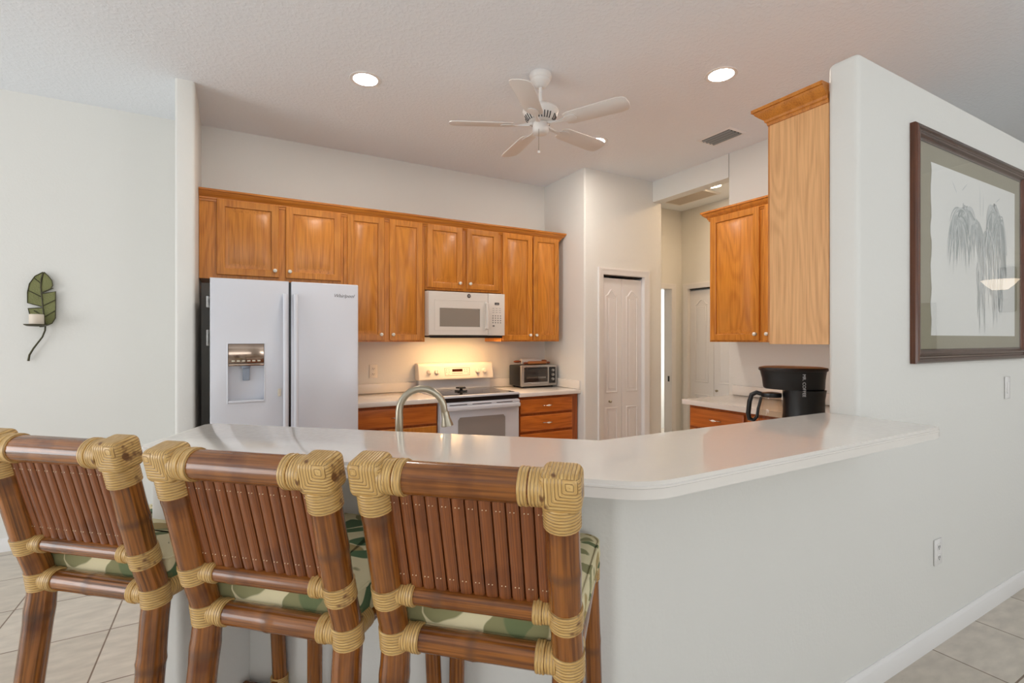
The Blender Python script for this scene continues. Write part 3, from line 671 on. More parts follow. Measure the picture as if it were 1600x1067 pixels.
# range
rg = thing('stove', 'white electric range with black glass cooktop and rear knob panel', 'stove', (1.875, 4.16, 0), world=True)
SX0, SX1, SYF = 1.492, 2.254, 3.86
m = MB(); m.box(SX0, SX1, SYF+.03, WY-.03, .10, .905, .003, 1); m.box(SX0+.01, SX1-.01, SYF+.06, WY-.04, 0, .10); m.build('body', APPL, rg)
m = MB(); m.box(SX0, SX1, SYF-.012, WY-.085, .906, .926, .006, 3); ct = m.build('cooktop', APPL, rg)
m = MB(); m.box(SX0+.03, SX1-.03, SYF+.025, WY-.10, .9265, .9285); gt = m.build('glass_surface', COOKTOP, ct)
m = MB()
for (x, y, r_) in ((1.69, 4.03, .10), (2.06, 4.03, .078), (1.69, 4.28, .078), (2.06, 4.28, .10)): m.lathe([(r_, .929), (r_+.004, .9292), (r_+.004, .9287), (r_, .9287)], (x, y, 0), 'z', 40)
m.build('burner_rings', plain('burner ring grey', lin(110, 108, 106), .3), gt)
m = MB(); m.prism([(SYF-.0, .15), (SYF+.03, .15), (SYF+.03, .875), (SYF+.004, .875)], SX0+.004, SX1-.004, .003, 2); 
m = MB(); m.box(SX0+.003, SX1-.003, SYF, SYF+.028, .27, .868, .005, 2); od = m.build('oven_door', APPL, rg)
m = MB()
poly = [(1.657, .40), (2.108, .40), (2.108, .715), (2.090, .738), (1.675, .738), (1.657, .715)]
m.M = Matrix.Translation((0, SYF-.002, 0)) @ XZ; m.prism(poly, 0, .004, .001, 1); m.build('oven_window', GLASSG, od)
m = MB(); m.box(SX0+.006, SX1-.006, SYF-.040, SYF-.012, .800, .838, .010, 3); m.box(SX0+.006, SX0+.03, SYF-.03, SYF+.004, .805, .833, .005, 2); m.box(SX1-.03, SX1-.006, SYF-.03, SYF+.004, .805, .833, .005, 2)
m.box(SX0+.006, SX1-.006, SYF-.022, SYF+.004, .836, .862, .005, 2); m.build('handle', APPL, od)
m = MB()
for a_, b_ in ((.08, .24), (.29, .47), (.52, .68)): m.box(SX0+a_, SX0+b_, SYF-.0235, SYF-.021, .846, .852)
m.build('vent_slots', PRINTD, od)
m = MB(); m.box(SX0+.002, SX1-.002, SYF+.006, SYF+.03, .872, .904); m.build('door_gap', BLACK, rg)
m = MB(); m.box(SX0+.003, SX1-.003, SYF, SYF+.028, .11, .262, .005, 2); m.build('storage_drawer', APPL, rg)
# backguard: lower apron + raised control hood
m = MB(); m.box(SX0+.012, SX1-.012, WY-.085, WY-.02, .926, 1.02, .004, 2); m.build('backguard', APPL, rg)
m = MB()
prof = [(4.372, 1.018), (4.368, 1.03), (4.392, 1.152), (4.400, 1.168), (4.415, 1.176), (WY-.012, 1.176), (WY-.012, 1.018)]
m.M = Matrix(((0, 0, 1, 0), (1, 0, 0, 0), (0, 1, 0, 0), (0, 0, 0, 1)))
m.prism(prof, SX0-.004, SX1+.004, .008, 3); cpn = m.build('control_panel', APPW, rg)
ang = math.atan2(.024, .122)
def onpanel(x, h, lift=0):   # point on sloping face
    q = (h-1.03)/.122
    return Vector((x, 4.368+.024*q-lift, h))
MT = Matrix.Rotation(-ang, 4, 'X')
for x in (1.588, 1.665, 2.085, 2.16):
    m = MB(); m.M = Matrix.Translation(onpanel(x, 1.092)) @ MT
    m.lathe([(0, -.024), (.018, -.024), (.021, -.020), (.023, -.003), (.027, 0), (0, 0)], (0, 0, 0), 'y', 22); m.box(-.004, .004, -.031, -.022, -.019, .019, .002, 1); m.build('knob', APPW, cpn)
m = MB(); m.M = Matrix.Translation(onpanel(1.875, 1.092)) @ MT @ XZ
m.sweep([(-.0015, 0), (0, .002), (.0015, 0)], [(-.125, -.036), (.125, -.036), (.128, .036), (-.128, .036)], True); m.build('panel_outline', PRINT, cpn)
m = MB(); m.M = Matrix.Translation(onpanel(1.875, 1.103)) @ MT; m.box(-.053, .053, -.002, .004, -.012, .013); dd = m.build('clock_display', plain('dark red display', lin(60, 26, 20), .15), cpn)
m = MB(); m.M = Matrix.Translation(onpanel(1.875, 1.092)) @ MT
for i, (x, z) in enumerate([(-.11, .018), (-.085, .018), (-.11, -.002), (-.085, -.002), (-.09, -.024), (.075, .018), (.1, .018), (.075, -.002), (.1, -.002), (.11, -.02)]+[(-.05+.012*i, -.018) for i in range(9)]):
    m.lathe([(0, -.001), (.0035, -.001), (.0035, .001), (0, .001)], (x, 0, z), 'y', 10)
m.build('buttons', PRINT, cpn)
m = MB()
for x, y, r_ in ((0, 0, .055),):
    for lvl, (rr_, z0, z1, rot) in enumerate(((.062, 0, .010, 0), (.05, .028, .040, .3))):
        star = [((rr_ if k % 2 == 0 else rr_*.5)*math.cos(rot+k*PI/5), (rr_ if k % 2 == 0 else rr_*.5)*math.sin(rot+k*PI/5)) for k in range(10)]
        m.prism(star, z0, z1, .002, 1)
    m.lathe([(.02, .009), (.012, .02), (.02, .029)], (0, 0, 0), 'z', 12)
o = tag(m.build('star_trivet', BLACK), 'small black star-shaped holder standing on the glass cooktop', 'trivet'); o.location = (1.800, 4.12, .9295)

# toaster oven (front faces -Y, slightly turned)
to = thing('toaster_oven', 'black and silver toaster oven on the right counter', 'toaster oven', (2.690, 4.325, .9145), R(1))
TW, TD, TH = .43, .24, .225
m = MB(); m.box(-TW/2, TW/2, -TD/2+.02, TD/2, .018, TH, .012, 3); m.build('housing', BLACK, to)
m = MB()
for x in (-.18, .18):
    for y in (-.08, .08): m.lathe([(0, 0), (.013, 0), (.015, .019), (0, .019)], (x, y, 0), 'z', 12)
m.build('feet', BLACK, to)
m = MB(); m.box(-TW/2, TW/2, -TD/2, -TD/2+.024, .016, TH+.002, .007, 2); fp = m.build('face_frame', SILVER, to)
m = MB(); m.box(-.185, .098, -TD/2-.006, -TD/2+.004, .052, .205, .004, 1); dg = m.build('door_glass', plain('smoked toaster glass', lin(46, 40, 36), .06, coat=.4), to)
m = MB(); m.box(-.185, .098, -TD/2-.008, -TD/2-.003, .034, .058, .003, 1); dtr = m.build('door_rail', SILVER, dg)
m = MB(); m.box(-.16, .07, -TD/2-.0075, -TD/2-.0055, .098, .101); m.box(-.16, .07, -TD/2-.0075, -TD/2-.0055, .108, .1095); m.build('rack', CHROME, dg)
m = MB(); m.tube([(-.165, -TD/2, .2), (-.16, -TD/2-.03, .2), (-.05, -TD/2-.038, .2), (.06, -TD/2-.03, .2), (.075, -TD/2, .2)], .008, 10); m.build('door_handle', BLACK, dg)
text('BLACK+DECKER', .013, PRINTW, 'brand_lettering', dtr, TXZ(-.10, -TD/2-.0085, .041))
m = MB(); m.box(.115, .195, -TD/2-.004, -TD/2+.004, .04, .205, .004, 1); kp = m.build('knob_panel', BLACK, to)
for z in (.172, .127, .082):
    m = MB(); m.lathe([(0, -.018), (.013, -.018), (.0155, -.004), (.0155, 0), (0, 0)], (.155, -TD/2-.004, z), 'y', 20); m.box(.1535, .1565, -TD/2-.026, -TD/2-.02, z-.012, z+.012); m.build('knob', SILVER, kp)
def pin(name, label, loc, rz, L, r_, hl, bm_, hm):
    t_ = thing(name, label, 'rolling pin', loc, rz)
    m = MB(); m.tube([(-L/2, 0, r_), (-L/2+.004, 0, r_), (L/2-.004, 0, r_), (L/2, 0, r_)], [r_-.003, r_, r_, r_-.003], 20); m.build('barrel', bm_, t_)
    for s_ in (-1, 1):
        m = MB(); m.tube([(s_*(L/2+.0005), 0, r_), (s_*(L/2+.008), 0, r_), (s_*(L/2+.03), 0, r_), (s_*(L/2+hl-.02), 0, r_), (s_*(L/2+hl), 0, r_)], [.007, .008, .012, .0125, .006], 14); m.build('handle', hm, t_)
MARB = plain('white marble', lin(210, 204, 200), .3, var=.12); WOODH = plain('turned brown wood', lin(150, 78, 44), .45, var=.15); CARV = plain('carved rolling pin wood', lin(186, 118, 66), .55, bump=.8, bscale=90, var=.2)
pin('rolling_pin', 'marble rolling pin with brown handles on top of the toaster oven', (2.69, 4.375, TH+.9175), R(3), .24, .030, .085, MARB, WOODH)
pin('rolling_pin', 'carved wooden rolling pin in front of the marble one on the toaster oven', (2.715, 4.29, TH+.9175), R(2), .22, .017, .05, CARV, WOODH)

# coffee maker on the side counter (local: -x towards carafe side, viewer sees side)
cmk = thing('coffee_maker', 'black drip coffee maker with glass carafe on the side counter', 'coffee maker', (2.458, 1.487, .9145), R(-57))
def ell(cx_, cy_, a_, b_, n=36, k0=0, k1=2*PI): return [(cx_+a_*math.cos(k0+(k1-k0)*i/n), cy_+b_*math.sin(k0+(k1-k0)*i/n)) for i in range(n)]
def loft(mb, secs):
    """secs list of (poly, z), same count"""
    n = len(secs[0][0]); V = [(p[0], p[1], z) for pl, z in secs for p in pl]; F = []
    for s_ in range(len(secs)-1):
        for k in range(n): a = s_*n+k; b = s_*n+(k+1) % n; F.append((a, b, b+n, a+n))
    F.append(tuple(range(n))[::-1]); F.append(tuple(range((len(secs)-1)*n, len(secs)*n))); mb.raw(V, F)
m = MB()
loft(m, [(ell(.055, 0, .112, .105), 0), (ell(.055, 0, .112, .105), .01), (ell(.058, 0, .106, .10), .06), (ell(.06, 0, .102, .095), .125), (ell(.06, 0, .102, .095), .19), (ell(.062, 0, .108, .099), .238)])
m.box(-.17, .05, -.075, .075, 0, .022, .008, 2); m.build('base_column', BLACK, cmk); cmk.scale = (.9, .92, .985)
m = MB(); loft(m, [(ell(.012, 0, .146, .095), .2385), (ell(.010, 0, .152, .10), .246), (ell(.008, 0, .156, .104), .29), (ell(.006, 0, .164, .108), .328), (ell(.006, 0, .166, .110), .332)]); m.build('brew_head', BLACK, cmk)
m = MB(); loft(m, [(ell(.006, 0, .170, .113), .3325), (ell(.006, 0, .173, .116), .339), (ell(.006, 0, .170, .113), .348), (ell(.006, 0, .145, .095), .353)]); m.build('lid', plain('dark brown lid', lin(34, 26, 24), .3), cmk)
m = MB(); m.lathe([(0, .024), (.056, .024), (.064, .035), (.068, .09), (.064, .14), (.054, .175), (.052, .192), (.048, .192), (.060, .135), (.064, .09), (.06, .036), (0, .03)], (-.100, 0, 0), 'z', 32)
cg = m.build('carafe', thinglass('carafe glass', (.93, .88, .82, 1), 1.5), cmk); cg['label'] = 'clear glass carafe with black handle'
m = MB(); m.lathe([(0, .193), (.052, .193), (.055, .200), (.052, .214), (.0, .220)], (-.100, 0, 0), 'z', 28); m.build('carafe_lid', BLACK, cg)
m = MB(); m.tube([(-.145, 0, .205), (-.175, 0, .213), (-.200, 0, .200), (-.211, 0, .165), (-.218, 0, .10), (-.212, 0, .072), (-.19, 0, .066), (-.172, 0, .085), (-.166, 0, .13), (-.150, 0, .19)], [.011, .012, .013, .013, .013, .013, .011, .009, .008, .008], 10); m.build('carafe_handle', BLACK, cg)
MTX = Matrix.Translation((.05, -.1085, .322)) @ Matrix.Rotation(R(90), 4, 'X') @ Matrix.Rotation(R(-90), 4, 'Z')
text('MR. COFFEE', .021, PRINTW, 'brand_lettering', cmk, MTX)

# faucet
fa = thing('faucet', 'tall brushed nickel gooseneck kitchen faucet behind the bar', 'faucet', (.514, 1.72, .9145), R(-29.45))
m = MB(); m.lathe([(0, 0), (.028, 0), (.028, .006), (.020, .014), (.017, .05), (.016, .06), (0, .06)], (0, 0, 0), 'z', 24); m.build('base', NICKEL, fa)
pts = [(0, 0, .055), (0, 0, .12), (0, 0, .20)]
rA = .078
for i in range(13):
    a_ = PI-PI*i/12*1.0; pts.append((rA+rA*math.cos(a_), .02*(i/12), .232+rA*math.sin(a_)))
pts += [(2*rA+.002, .022, .222)]
m = MB(); m.tube(pts, [.0135]*3+[.0125]*13+[.0125], 18); m.build('spout', NICKEL, fa)
m = MB(); m.tube([(2*rA+.002, .022, .226), (2*rA+.006, .022, .205), (2*rA+.010, .022, .182), (2*rA+.011, .022, .176)], [.0145, .0150, .0215, .022], 18); m.build('spray_head', NICKEL, fa)
m = MB(); m.tube([(.012, 0, .045), (.035, -.0, .05), (.075, 0, .075)], [.010, .007, .006], 12); m.build('handle', NICKEL, fa)

# ================================================================== CEILING FITTINGS
def can(x, y, label, zc=CEIL, mt=None):
    t_ = thing('recessed_light', label, 'ceiling light', (x, y, zc), 0)
    m = MB(); m.lathe([(.075, -.004), (.095, -.004), (.098, -.0005), (.075, -.0005)], (0, 0, 0), 'z', 40)
    m.lathe([(.074, -.004), (.0765, -.0005)], (0, 0, 0), 'z', 40); m.build('trim_ring', TRIM, t_)
    m = MB(); m.lathe([(0, -.003), (.0745, -.003), (.0745, -.0008), (0, -.0008)], (0, 0, 0), 'z', 40); m.build('lamp', mt or CANM, t_)
    return t_
CANM = emis('warm lamp', CAN_COL, CAN_E); HALLM = emis('amber hall lamp', (1, .70, .42), 130)
can(.737, 3.196, 'round recessed ceiling light left of the ceiling fan')
can(2.654, 2.05, 'round recessed ceiling light above the tall near cabinet, right of the fan')
can(2.641, 3.256, 'round recessed ceiling light partly behind a fan blade')
can(4.50, 3.57, 'recessed ceiling light in the hall beyond the header', mt=HALLM)
can(4.50, 2.55, 'added unseen recessed light behind the side wall, brightening the hall', mt=HALLM)  # out of view, put in to brighten the hall
# air vent
av = thing('air_vent', 'white ceiling air vent with dark slots above the hall header', 'vent', (3.465, 2.675, CEIL))
m = MB(); m.box(-.085, .085, -.135, .135, -.003, -.0005); m.build('duct', plain('dark duct', lin(45, 50, 52), .9), av)
m = MB(); m.M = Matrix.Identity(4); m.sweep([(0, -.0005), (.003, -.009), (.016, -.008), (.024, -.001)], [(-.083, -.133), (-.083, .133), (.083, .133), (.083, -.133)][::-1], True)
m.build('frame', TRIM, av)
for i in range(4):
    m = MB(); x = -.062+i*.041
    m.raw([(x-.006, -.132, -.004), (x-.006, .132, -.004), (x+.007, .132, -.016), (x+.007, -.132, -.016), (x-.004, -.132, -.003), (x-.004, .132, -.003), (x+.009, .132, -.015), (x+.009, -.132, -.015)],
          [(0, 1, 2, 3), (7, 6, 5, 4), (0, 4, 5, 1), (3, 2, 6, 7), (0, 3, 7, 4), (1, 5, 6, 2)]); m.build('louver', plain('vent louver', lin(150, 156, 156), .5), av)
rv = thing('return_grille', 'large square return air grille on the hall ceiling', 'vent', (4.5, 4.0, CEIL))
m = MB(); m.sweep([(0, -.001), (.0, -.010), (.02, -.012), (.03, -.001)], [(-.27, -.27), (-.27, .27), (.27, .27), (.27, -.27)][::-1], True); m.build('frame', TRIM, rv)
m = MB()
for i in range(34): m.box(-.27, .27, -.268+i*.016, -.258+i*.016, -.008, -.002)
m.box(-.27, .27, -.27, .27, -.0018, -.0006); m.build('grille', plain('grille cream', lin(206, 196, 184), .6), rv)

# ceiling fan
FANM = plain('white fan enamel', lin(226, 222, 218), .4)
cf_ = thing('ceiling_fan', 'white five-blade ceiling fan with pull chain', 'ceiling fan', (1.672, 2.60, CEIL), R(0))
m = MB(); m.lathe([(0, 0), (.068, 0), (.070, -.012), (.066, -.03), (.060, -.036), (.060, -.042), (.052, -.055), (.046, -.060), (.034, -.078), (.016, -.084), (0, -.084)], (0, 0, -.0005), 'z', 36); m.build('canopy', FANM, cf_)
m = MB(); m.lathe([(0, -.083), (.0115, -.083), (.0115, -.185), (.02, -.19), (.022, -.20), (0, -.20)], (0, 0, 0), 'z', 18); m.build('downrod', FANM, cf_)
m = MB(); m.lathe([(0, -.198), (.045, -.200), (.085, -.207), (.108, -.222), (.112, -.232), (.106, -.245), (.098, -.262), (.086, -.285), (.070, -.300), (.05, -.306), (0, -.306)], (0, 0, 0), 'z', 44); mh = m.build('motor_housing', FANM, cf_)
m = MB()
for i in range(30):
    a_ = 2*PI*i/30; 
    if i % 6 == 0: continue
    p0 = Vector((.0985*math.cos(a_), .0985*math.sin(a_), -.264)); p1 = Vector((.078*math.cos(a_+.05), .078*math.sin(a_+.05), -.297))
    m.tube([p0, (p0+p1)/2+Vector((math.cos(a_), math.sin(a_), 0))*.0015, p1], .0034, 6)
m.build('vent_slots', PRINTD, mh)
m = MB(); m.lathe([(0, -.305), (.048, -.305), (.050, -.312), (.047, -.318), (.050, -.322), (.052, -.35), (.046, -.366), (.034, -.374), (0, -.376)], (0, 0, 0), 'z', 32); sh = m.build('switch_housing', FANM, cf_)
ZBL = -.318
blade0 = None
FW = 10
for i in range(5):
    b_ = bpy.data.objects.new('blade', None) if False else None
def make_blade(a_):
    M = Matrix.Rotation(a_, 4, 'Z') @ Matrix.Translation((0, 0, ZBL)) @ Matrix.Rotation(R(-12), 4, 'X')
    m = MB(); m.M = M
    out = [(.17, -.045), (.20, -.058), (.50, -.066), (.545, -.060), (.562, -.040), (.568, 0), (.562, .040), (.545, .060), (.50, .066), (.20, .058), (.17, .045)]
    m.prism(out, -.0025, .0025, .0018, 2); b = m.build('blade', FANM, cf_)
    m = MB(); m.M = M
    m.prism([(.07, -.012), (.12, -.009), (.155, -.014), (.18, -.03), (.215, -.036), (.24, -.025), (.25, 0), (.24, .025), (.215, .036), (.18, .03), (.155, .014), (.12, .009), (.07, .012)], -.008, -.003, .0015, 2)
    m.tube([(.05, 0, .012), (.08, 0, .004), (.12, 0, -.004), (.16, 0, -.006)], [.010, .009, .007, .004], 8)
    m.build('blade_bracket', FANM, b)
for i in range(5): make_blade(R(10+72*i))
m = MB(); m.tube([(-.035, -.035, -.36), (-.036, -.036, -.43), (-.036, -.036, -.497)], .0012, 6); pc = m.build('pull_chain', plain('chain', lin(130, 120, 108), .3, .8), cf_)
m = MB(); m.lathe([(0, -.512), (.007, -.509), (.009, -.502), (.006, -.494), (0, -.49)], (-.036, -.036, 0), 'z', 14); m.build('chain_ball', FANM, pc)

# ================================================================== WALL FITTINGS
def plate(name, label, loc, rz, kind, CERAM=None):
    CERAM = CERAM or globals()['CERAM']
    t_ = thing(name, label, kind, loc, rz)
    m = MB(); m.box(-.037, .037, -.006, 0, -.06, .06, .004, 2); m.build('cover_plate', CERAM, t_)
    if 'outlet' in kind:
        for z in (-.024, .024):
            m = MB(); m.box(-.017, .017, -.008, -.004, z-.015, z+.015, .003, 2); f_ = m.build('socket', CERAM, t_)
            m = MB(); m.box(-.008, -.005, -.009, -.0075, z-.004, z+.007); m.box(.005, .008, -.009, -.0075, z-.004, z+.007); m.box(-.002, .002, -.009, -.0075, z-.011, z-.007); m.build('slots', PRINTD, f_)
    else:
        m = MB(); m.box(-.016, .016, -.010, -.004, -.032, .032, .003, 2); m.build('rocker', CERAM, t_)
    return t_
plate('wall_outlet', 'cream outlet on the back wall between refrigerator and stove', (1.108, WY-.0005, 1.112), 0, 'outlet')
plate('wall_outlet', 'white outlet low on the picture wall', (2.835, 1.0295, .42), 0, 'outlet', TRIM)
plate('light_switch', 'white light switch below the framed picture', (3.68, 1.0295, 1.137), 0, 'switch', TRIM)

# framed picture on partition
px0, px1, pz0, pz1 = 2.572, 3.905, 1.293, 2.342
fp_ = thing('framed_picture', 'large brown framed ink drawing of drooping foliage on the partition wall', 'picture', ((px0+px1)/2, 1.03, pz0), world=True)
FRM = oak('red brown frame wood', lin(108, 62, 38), lin(72, 40, 26), rough=.22); FRH = oak('frame rail with painted grey sheen', lin(88, 62, 48), lin(60, 42, 34), 'x', rough=.22)  # rails greyer than the sides: reflected light painted into their colour
prof = [(0, 0), (0, .020), (-.006, .027), (-.018, .028), (-.024, .021), (-.030, .019), (-.036, .023), (-.044, .022), (-.052, .014), (-.062, .012), (-.064, .006), (-.064, 0)]
for (a_, b_, mt) in (((0, 0), (0, 1), FRM), ((0, 1), (1, 1), FRH), ((1, 1), (1, 0), FRM), ((1, 0), (0, 0), FRH)):
    W_, H_ = px1-px0, pz1-pz0
    A = Vector((a_[0]*W_+px0, a_[1]*H_+pz0)); B_ = Vector((b_[0]*W_+px0, b_[1]*H_+pz0)); d = (B_-A).normalized(); n_ = Vector((d.y, -d.x))
    m = MB(); V = []; p = len(prof)
    for end, sg in ((A, 1), (B_, -1)):
        for o_, z_ in prof:
            q = end+n_*(-o_)*1.0+d*sg*(-o_); V.append((q.x, 1.0295-z_, q.y))
    F = [(k, (k+1) % p, (k+1) % p+p, k+p) for k in range(p)]+[tuple(range(p))[::-1], tuple(range(p, 2*p))]
    m.raw(V, F); bmesh.ops.recalc_face_normals(m.bm, faces=m.bm.faces); m.build('frame_side', mt, fp_, 25)
MAT = plain('olive grey mat board', lin(156, 150, 130), .9); PAPER = plain('white deckled paper', lin(232, 232, 228), .9); INK = [plain('pale grey ink', lin(206, 209, 208), .9), plain('mid grey ink', lin(184, 189, 188), .9), plain('dark grey ink', lin(162, 169, 168), .9)]
m = MB(); m.box(px0+.05, px1-.05, 1.0225, 1.0285, pz0+.05, pz1-.05); mat_ = m.build('mat_board', MAT, fp_)
qx0, qx1, qz0, qz1 = 2.752, 3.765, 1.417, 2.202
rnd = random.Random(3)
left = [(qx0+.006*math.sin(i*1.3)+rnd.uniform(-.003, .003), qz1-(qz1-qz0)*i/22) for i in range(23)]
m = MB(); m.M = Matrix.Translation((0, 1.0222, 0)) @ XZ; m.prism([(qx1, qz0), (qx1, qz1)]+left, 0, .0012); paper = m.build('paper', PAPER, mat_)
# strokes: tapering ribbons
def stroke(mb, pts, w0, lift):
    n = len(pts); V = []
    for i, p in enumerate(pts):
        a = Vector(pts[min(i+1, n-1)])-Vector(pts[max(i-1, 0)]); a.normalize(); nn = Vector((a.y, -a.x)); q = i/(n-1); wd = w0*(math.sin(PI*min(1, .12+q*.88))**.8)+.0004
        V += [(p[0]+nn.x*wd, p[1]+nn.y*wd, lift), (p[0]-nn.x*wd, p[1]-nn.y*wd, lift)]
    mb.raw(V, [(2*i, 2*i+2, 2*i+3, 2*i+1) for i in range(n-1)])
mbs = [MB(), MB(), MB()]
for q in mbs: q.M = Matrix.Translation((0, 1.0208, 0)) @ XZ
def leaf(x, z, dx, L, w0, k, lf):
    pts = []
    for i in range(9):
        t_ = i/8; pts.append((x+dx*(t_**.6)*1.0, z+.03*math.sin(t_*PI*.6)*(1 if L > .08 else .3)-L*t_**1.7))
    stroke(mbs[k], pts, w0, lf)
def arcleaf(x, z, ang, reach, droop, w0, k, lf):
    dx = math.cos(ang); dz = math.sin(ang)
    pts = [(x+dx*reach*t_*(1-.25*t_), z+dz*reach*.55*t_-droop*t_**2.2) for t_ in [i_/9 for i_ in range(10)]]
    stroke(mbs[k], pts, w0, lf)
lf = .0001
for (cx_, cz_, n_, rr_, dd_) in ((3.12, 2.01, 60, .26, .30), (3.04, 1.97, 34, .18, .30), (3.24, 1.97, 24, .13, .24), (3.47, 2.07, 40, .20, .32), (3.54, 2.02, 30, .17, .36), (3.40, 1.95, 20, .12, .22)):
    for i in range(n_):
        a_ = rnd.uniform(.1, PI-.1); lf += .0000035
        arcleaf(cx_+rnd.uniform(-.03, .03), cz_+rnd.uniform(-.03, .03), a_, rnd.uniform(.5, 1)*rr_, rnd.uniform(.45, 1)*dd_, rnd.uniform(.003, .0085), rnd.choice((0, 0, 1, 1, 2)), lf)
for i in range(46):
    lf += .0000035
    x = 3.30+rnd.uniform(-.06, .30); z = 1.93-rnd.uniform(0, .25); L = rnd.uniform(.12, .30)
    pts = [(x+rnd.uniform(-.004, .004)+.01*math.sin(i+t_*3), z-L*t_) for t_ in [i_/8 for i_ in range(9)]]
    stroke(mbs[rnd.choice((0, 0, 1))], pts, rnd.uniform(.002, .006), lf)
for x, L in ((3.30, .5), (3.33, .42), (3.52, .45), (3.56, .38)):
    stroke(mbs[0], [(x+.012*math.sin(t_*5), 1.93-L*t_) for t_ in [i_/10 for i_ in range(11)]], .006, lf+.0001)
for x, z, dx, dz in ((3.02, 2.10, -.05, .05), (3.08, 2.12, .06, .04), (3.30, 2.02, -.01, .16), (3.33, 2.02, .01, .12), (3.40, 2.02, .10, .10), (3.50, 2.12, .06, .03), (2.96, 1.92, -.05, -.14)):
    stroke(mbs[0], [(x+dx*t_, z+dz*t_) for t_ in (0, .25, .5, .75, 1)], .003, .00005)
for q, mt in zip(mbs, INK): q.build('ink_drawing', mt, paper)
m = MB(); m.box(px0+.06, px1-.06, 1.0155, 1.0165, pz0+.06, pz1-.06); m.build('glass_pane', thinglass('picture glass', ior=1.48), fp_)

# leaf wall sconce on left wall: pixel-free local outline (x right, z up), origin at tray
ls = thing('leaf_sconce', 'green metal leaf candle sconce on the left wall', 'wall sconce', (-1.108, WY-.001, 1.49))
GRN = plain('hammered green metal', lin(122, 124, 78), .5, .3, bump=1.0, bscale=160, var=.3); GRD = plain('dark bronze wire', lin(70, 66, 46), .45, .5)
def lp(x, y): return ((x-335)*.000665, (620-y)*.00089)      # photo-crop units to metres on the wall
outR = [(340, 212), (372, 240), (400, 275), (405, 310), (388, 338), (330, 362)]
outR2 = [(330, 375), (428, 355), (428, 480), (426, 560), (400, 600), (355, 618)]
outL = [(330, 212), (270, 245), (228, 305), (214, 370), (214, 448), (322, 474)]
outL2 = [(325, 482), (218, 490), (228, 525), (245, 565), (300, 600), (350, 618)]
mid_ = [(335, 212), (318, 260), (314, 330), (324, 420), (332, 500), (340, 560), (350, 618)]
def mx_at(y):
    for (a, b) in zip(mid_, mid_[1:]):
        if a[1] <= y <= b[1]: return a[0]+(b[0]-a[0])*(y-a[1])/(b[1]-a[1])
    return mid_[-1][0]
m = MB(); 
def lobe(o, y0, y1):
    inner = [(mx_at(y), y) for y in (y1, (y0+y1)/2, y0)]
    poly = [lp(*p) for p in o]+[lp(*p) for p in inner]
    m.M = Matrix.Translation((0, -.022, 0)) @ XZ; m.prism(poly, 0, .0025)
lobe(outR, 212, 362); lobe(outR2, 378, 612); lobe(outL, 212, 472); lobe(outL2, 484, 612)
m.build('leaf_plate', GRN, ls)
m = MB()
def wire(pts, r_=.0028, y=-.026): m.tube([(lp(*p)[0], y, lp(*p)[1]) for p in pts], r_, 6)
wire(outR); wire(outR2); wire(outL); wire(outL2); wire(mid_, .004)
for a, b in (((320, 372), (410, 330)), ((328, 470), (428, 418)), ((338, 555), (428, 500)), ((316, 400), (214, 352)), ((316, 300), (262, 258)), ((334, 545), (262, 505))): wire([a, b])
m.build('leaf_veins', GRD, ls)
m = MB(); m.tube([(0.008, -.022, 0), (.009, -.03, -.03), (-.005, -.03, -.075), (-.05, -.025, -.15), (-.072, -.02, -.195), (-.078, -.018, -.235)], [.005, .005, .005, .0055, .006, .007], 8); m.build('stem', GRD, ls)
m = MB(); m.lathe([(0, -.006), (.045, -.004), (.062, .004), (.064, .010), (.058, .007), (.044, .0), (0, -.001)], (-.02, -.085, 0), 'z', 32); m.tube([(.0, -.03, -.004), (-.01, -.06, -.006)], .004, 6); m.build('tray', GRD, ls)
cd = thing('candle', 'cream pillar candle on the leaf sconce tray', 'candle', (-1.128, WY-.086, 1.490))
m = MB(); m.lathe([(0, 0), (.036, 0), (.037, .004), (.037, .070), (.034, .076), (.028, .073), (0, .070)], (0, 0, 0), 'z', 28); m.build('wax', plain('cream wax', lin(226, 212, 194), .5), cd)
m = MB(); m.tube([(0, 0, .069), (.001, 0, .082)], .0012, 6); m.build('wick', BLACK, cd)

# things on the far right wall, seen mirrored in the picture glass
wsn = thing('wall_light', 'bronze wall light with glowing bowl shade, mirrored in the picture glass', 'wall light', (5.998, .36, 1.84))
BRZ = plain('dark bronze', lin(70, 66, 60), .4, .6)
m = MB(); m.prism([(-.0, -.22), (.03, -.22), (.03, .22), (0, .22)], -.07, .07) if False else m.box(-.025, 0, -.06, .06, -.20, .20, .02, 3); m.build('back_plate', BRZ, wsn)
m = MB(); m.tube([(-.02, 0, -.08), (-.10, 0, -.10), (-.17, 0, -.06), (-.18, 0, -.01)], .012, 10); m.build('arm', BRZ, wsn)
m = MB(); m.lathe([(0, -.012), (.05, -.008), (.09, .03), (.125, .075), (.120, .075), (.085, .036), (.05, 0), (0, -.004)], (-.18, 0, 0), 'z', 36); m.build('bowl_shade', emis('glowing alabaster', (1, .80, .58), 2.2), wsn)
dp = thing('framed_print', 'dark green framed print on the far wall, mirrored in the picture glass', 'picture', (5.998, -.42, 1.24))
m = MB(); m.box(-.02, 0, -.27, .27, 0, .52, .004, 2); m.build('frame', plain('dark frame', lin(60, 62, 50), .4), dp)
m = MB(); m.box(-.023, -.019, -.24, .24, .03, .49); m.build('print_face', plain('green print', lin(96, 100, 76), .8, var=.5), dp)

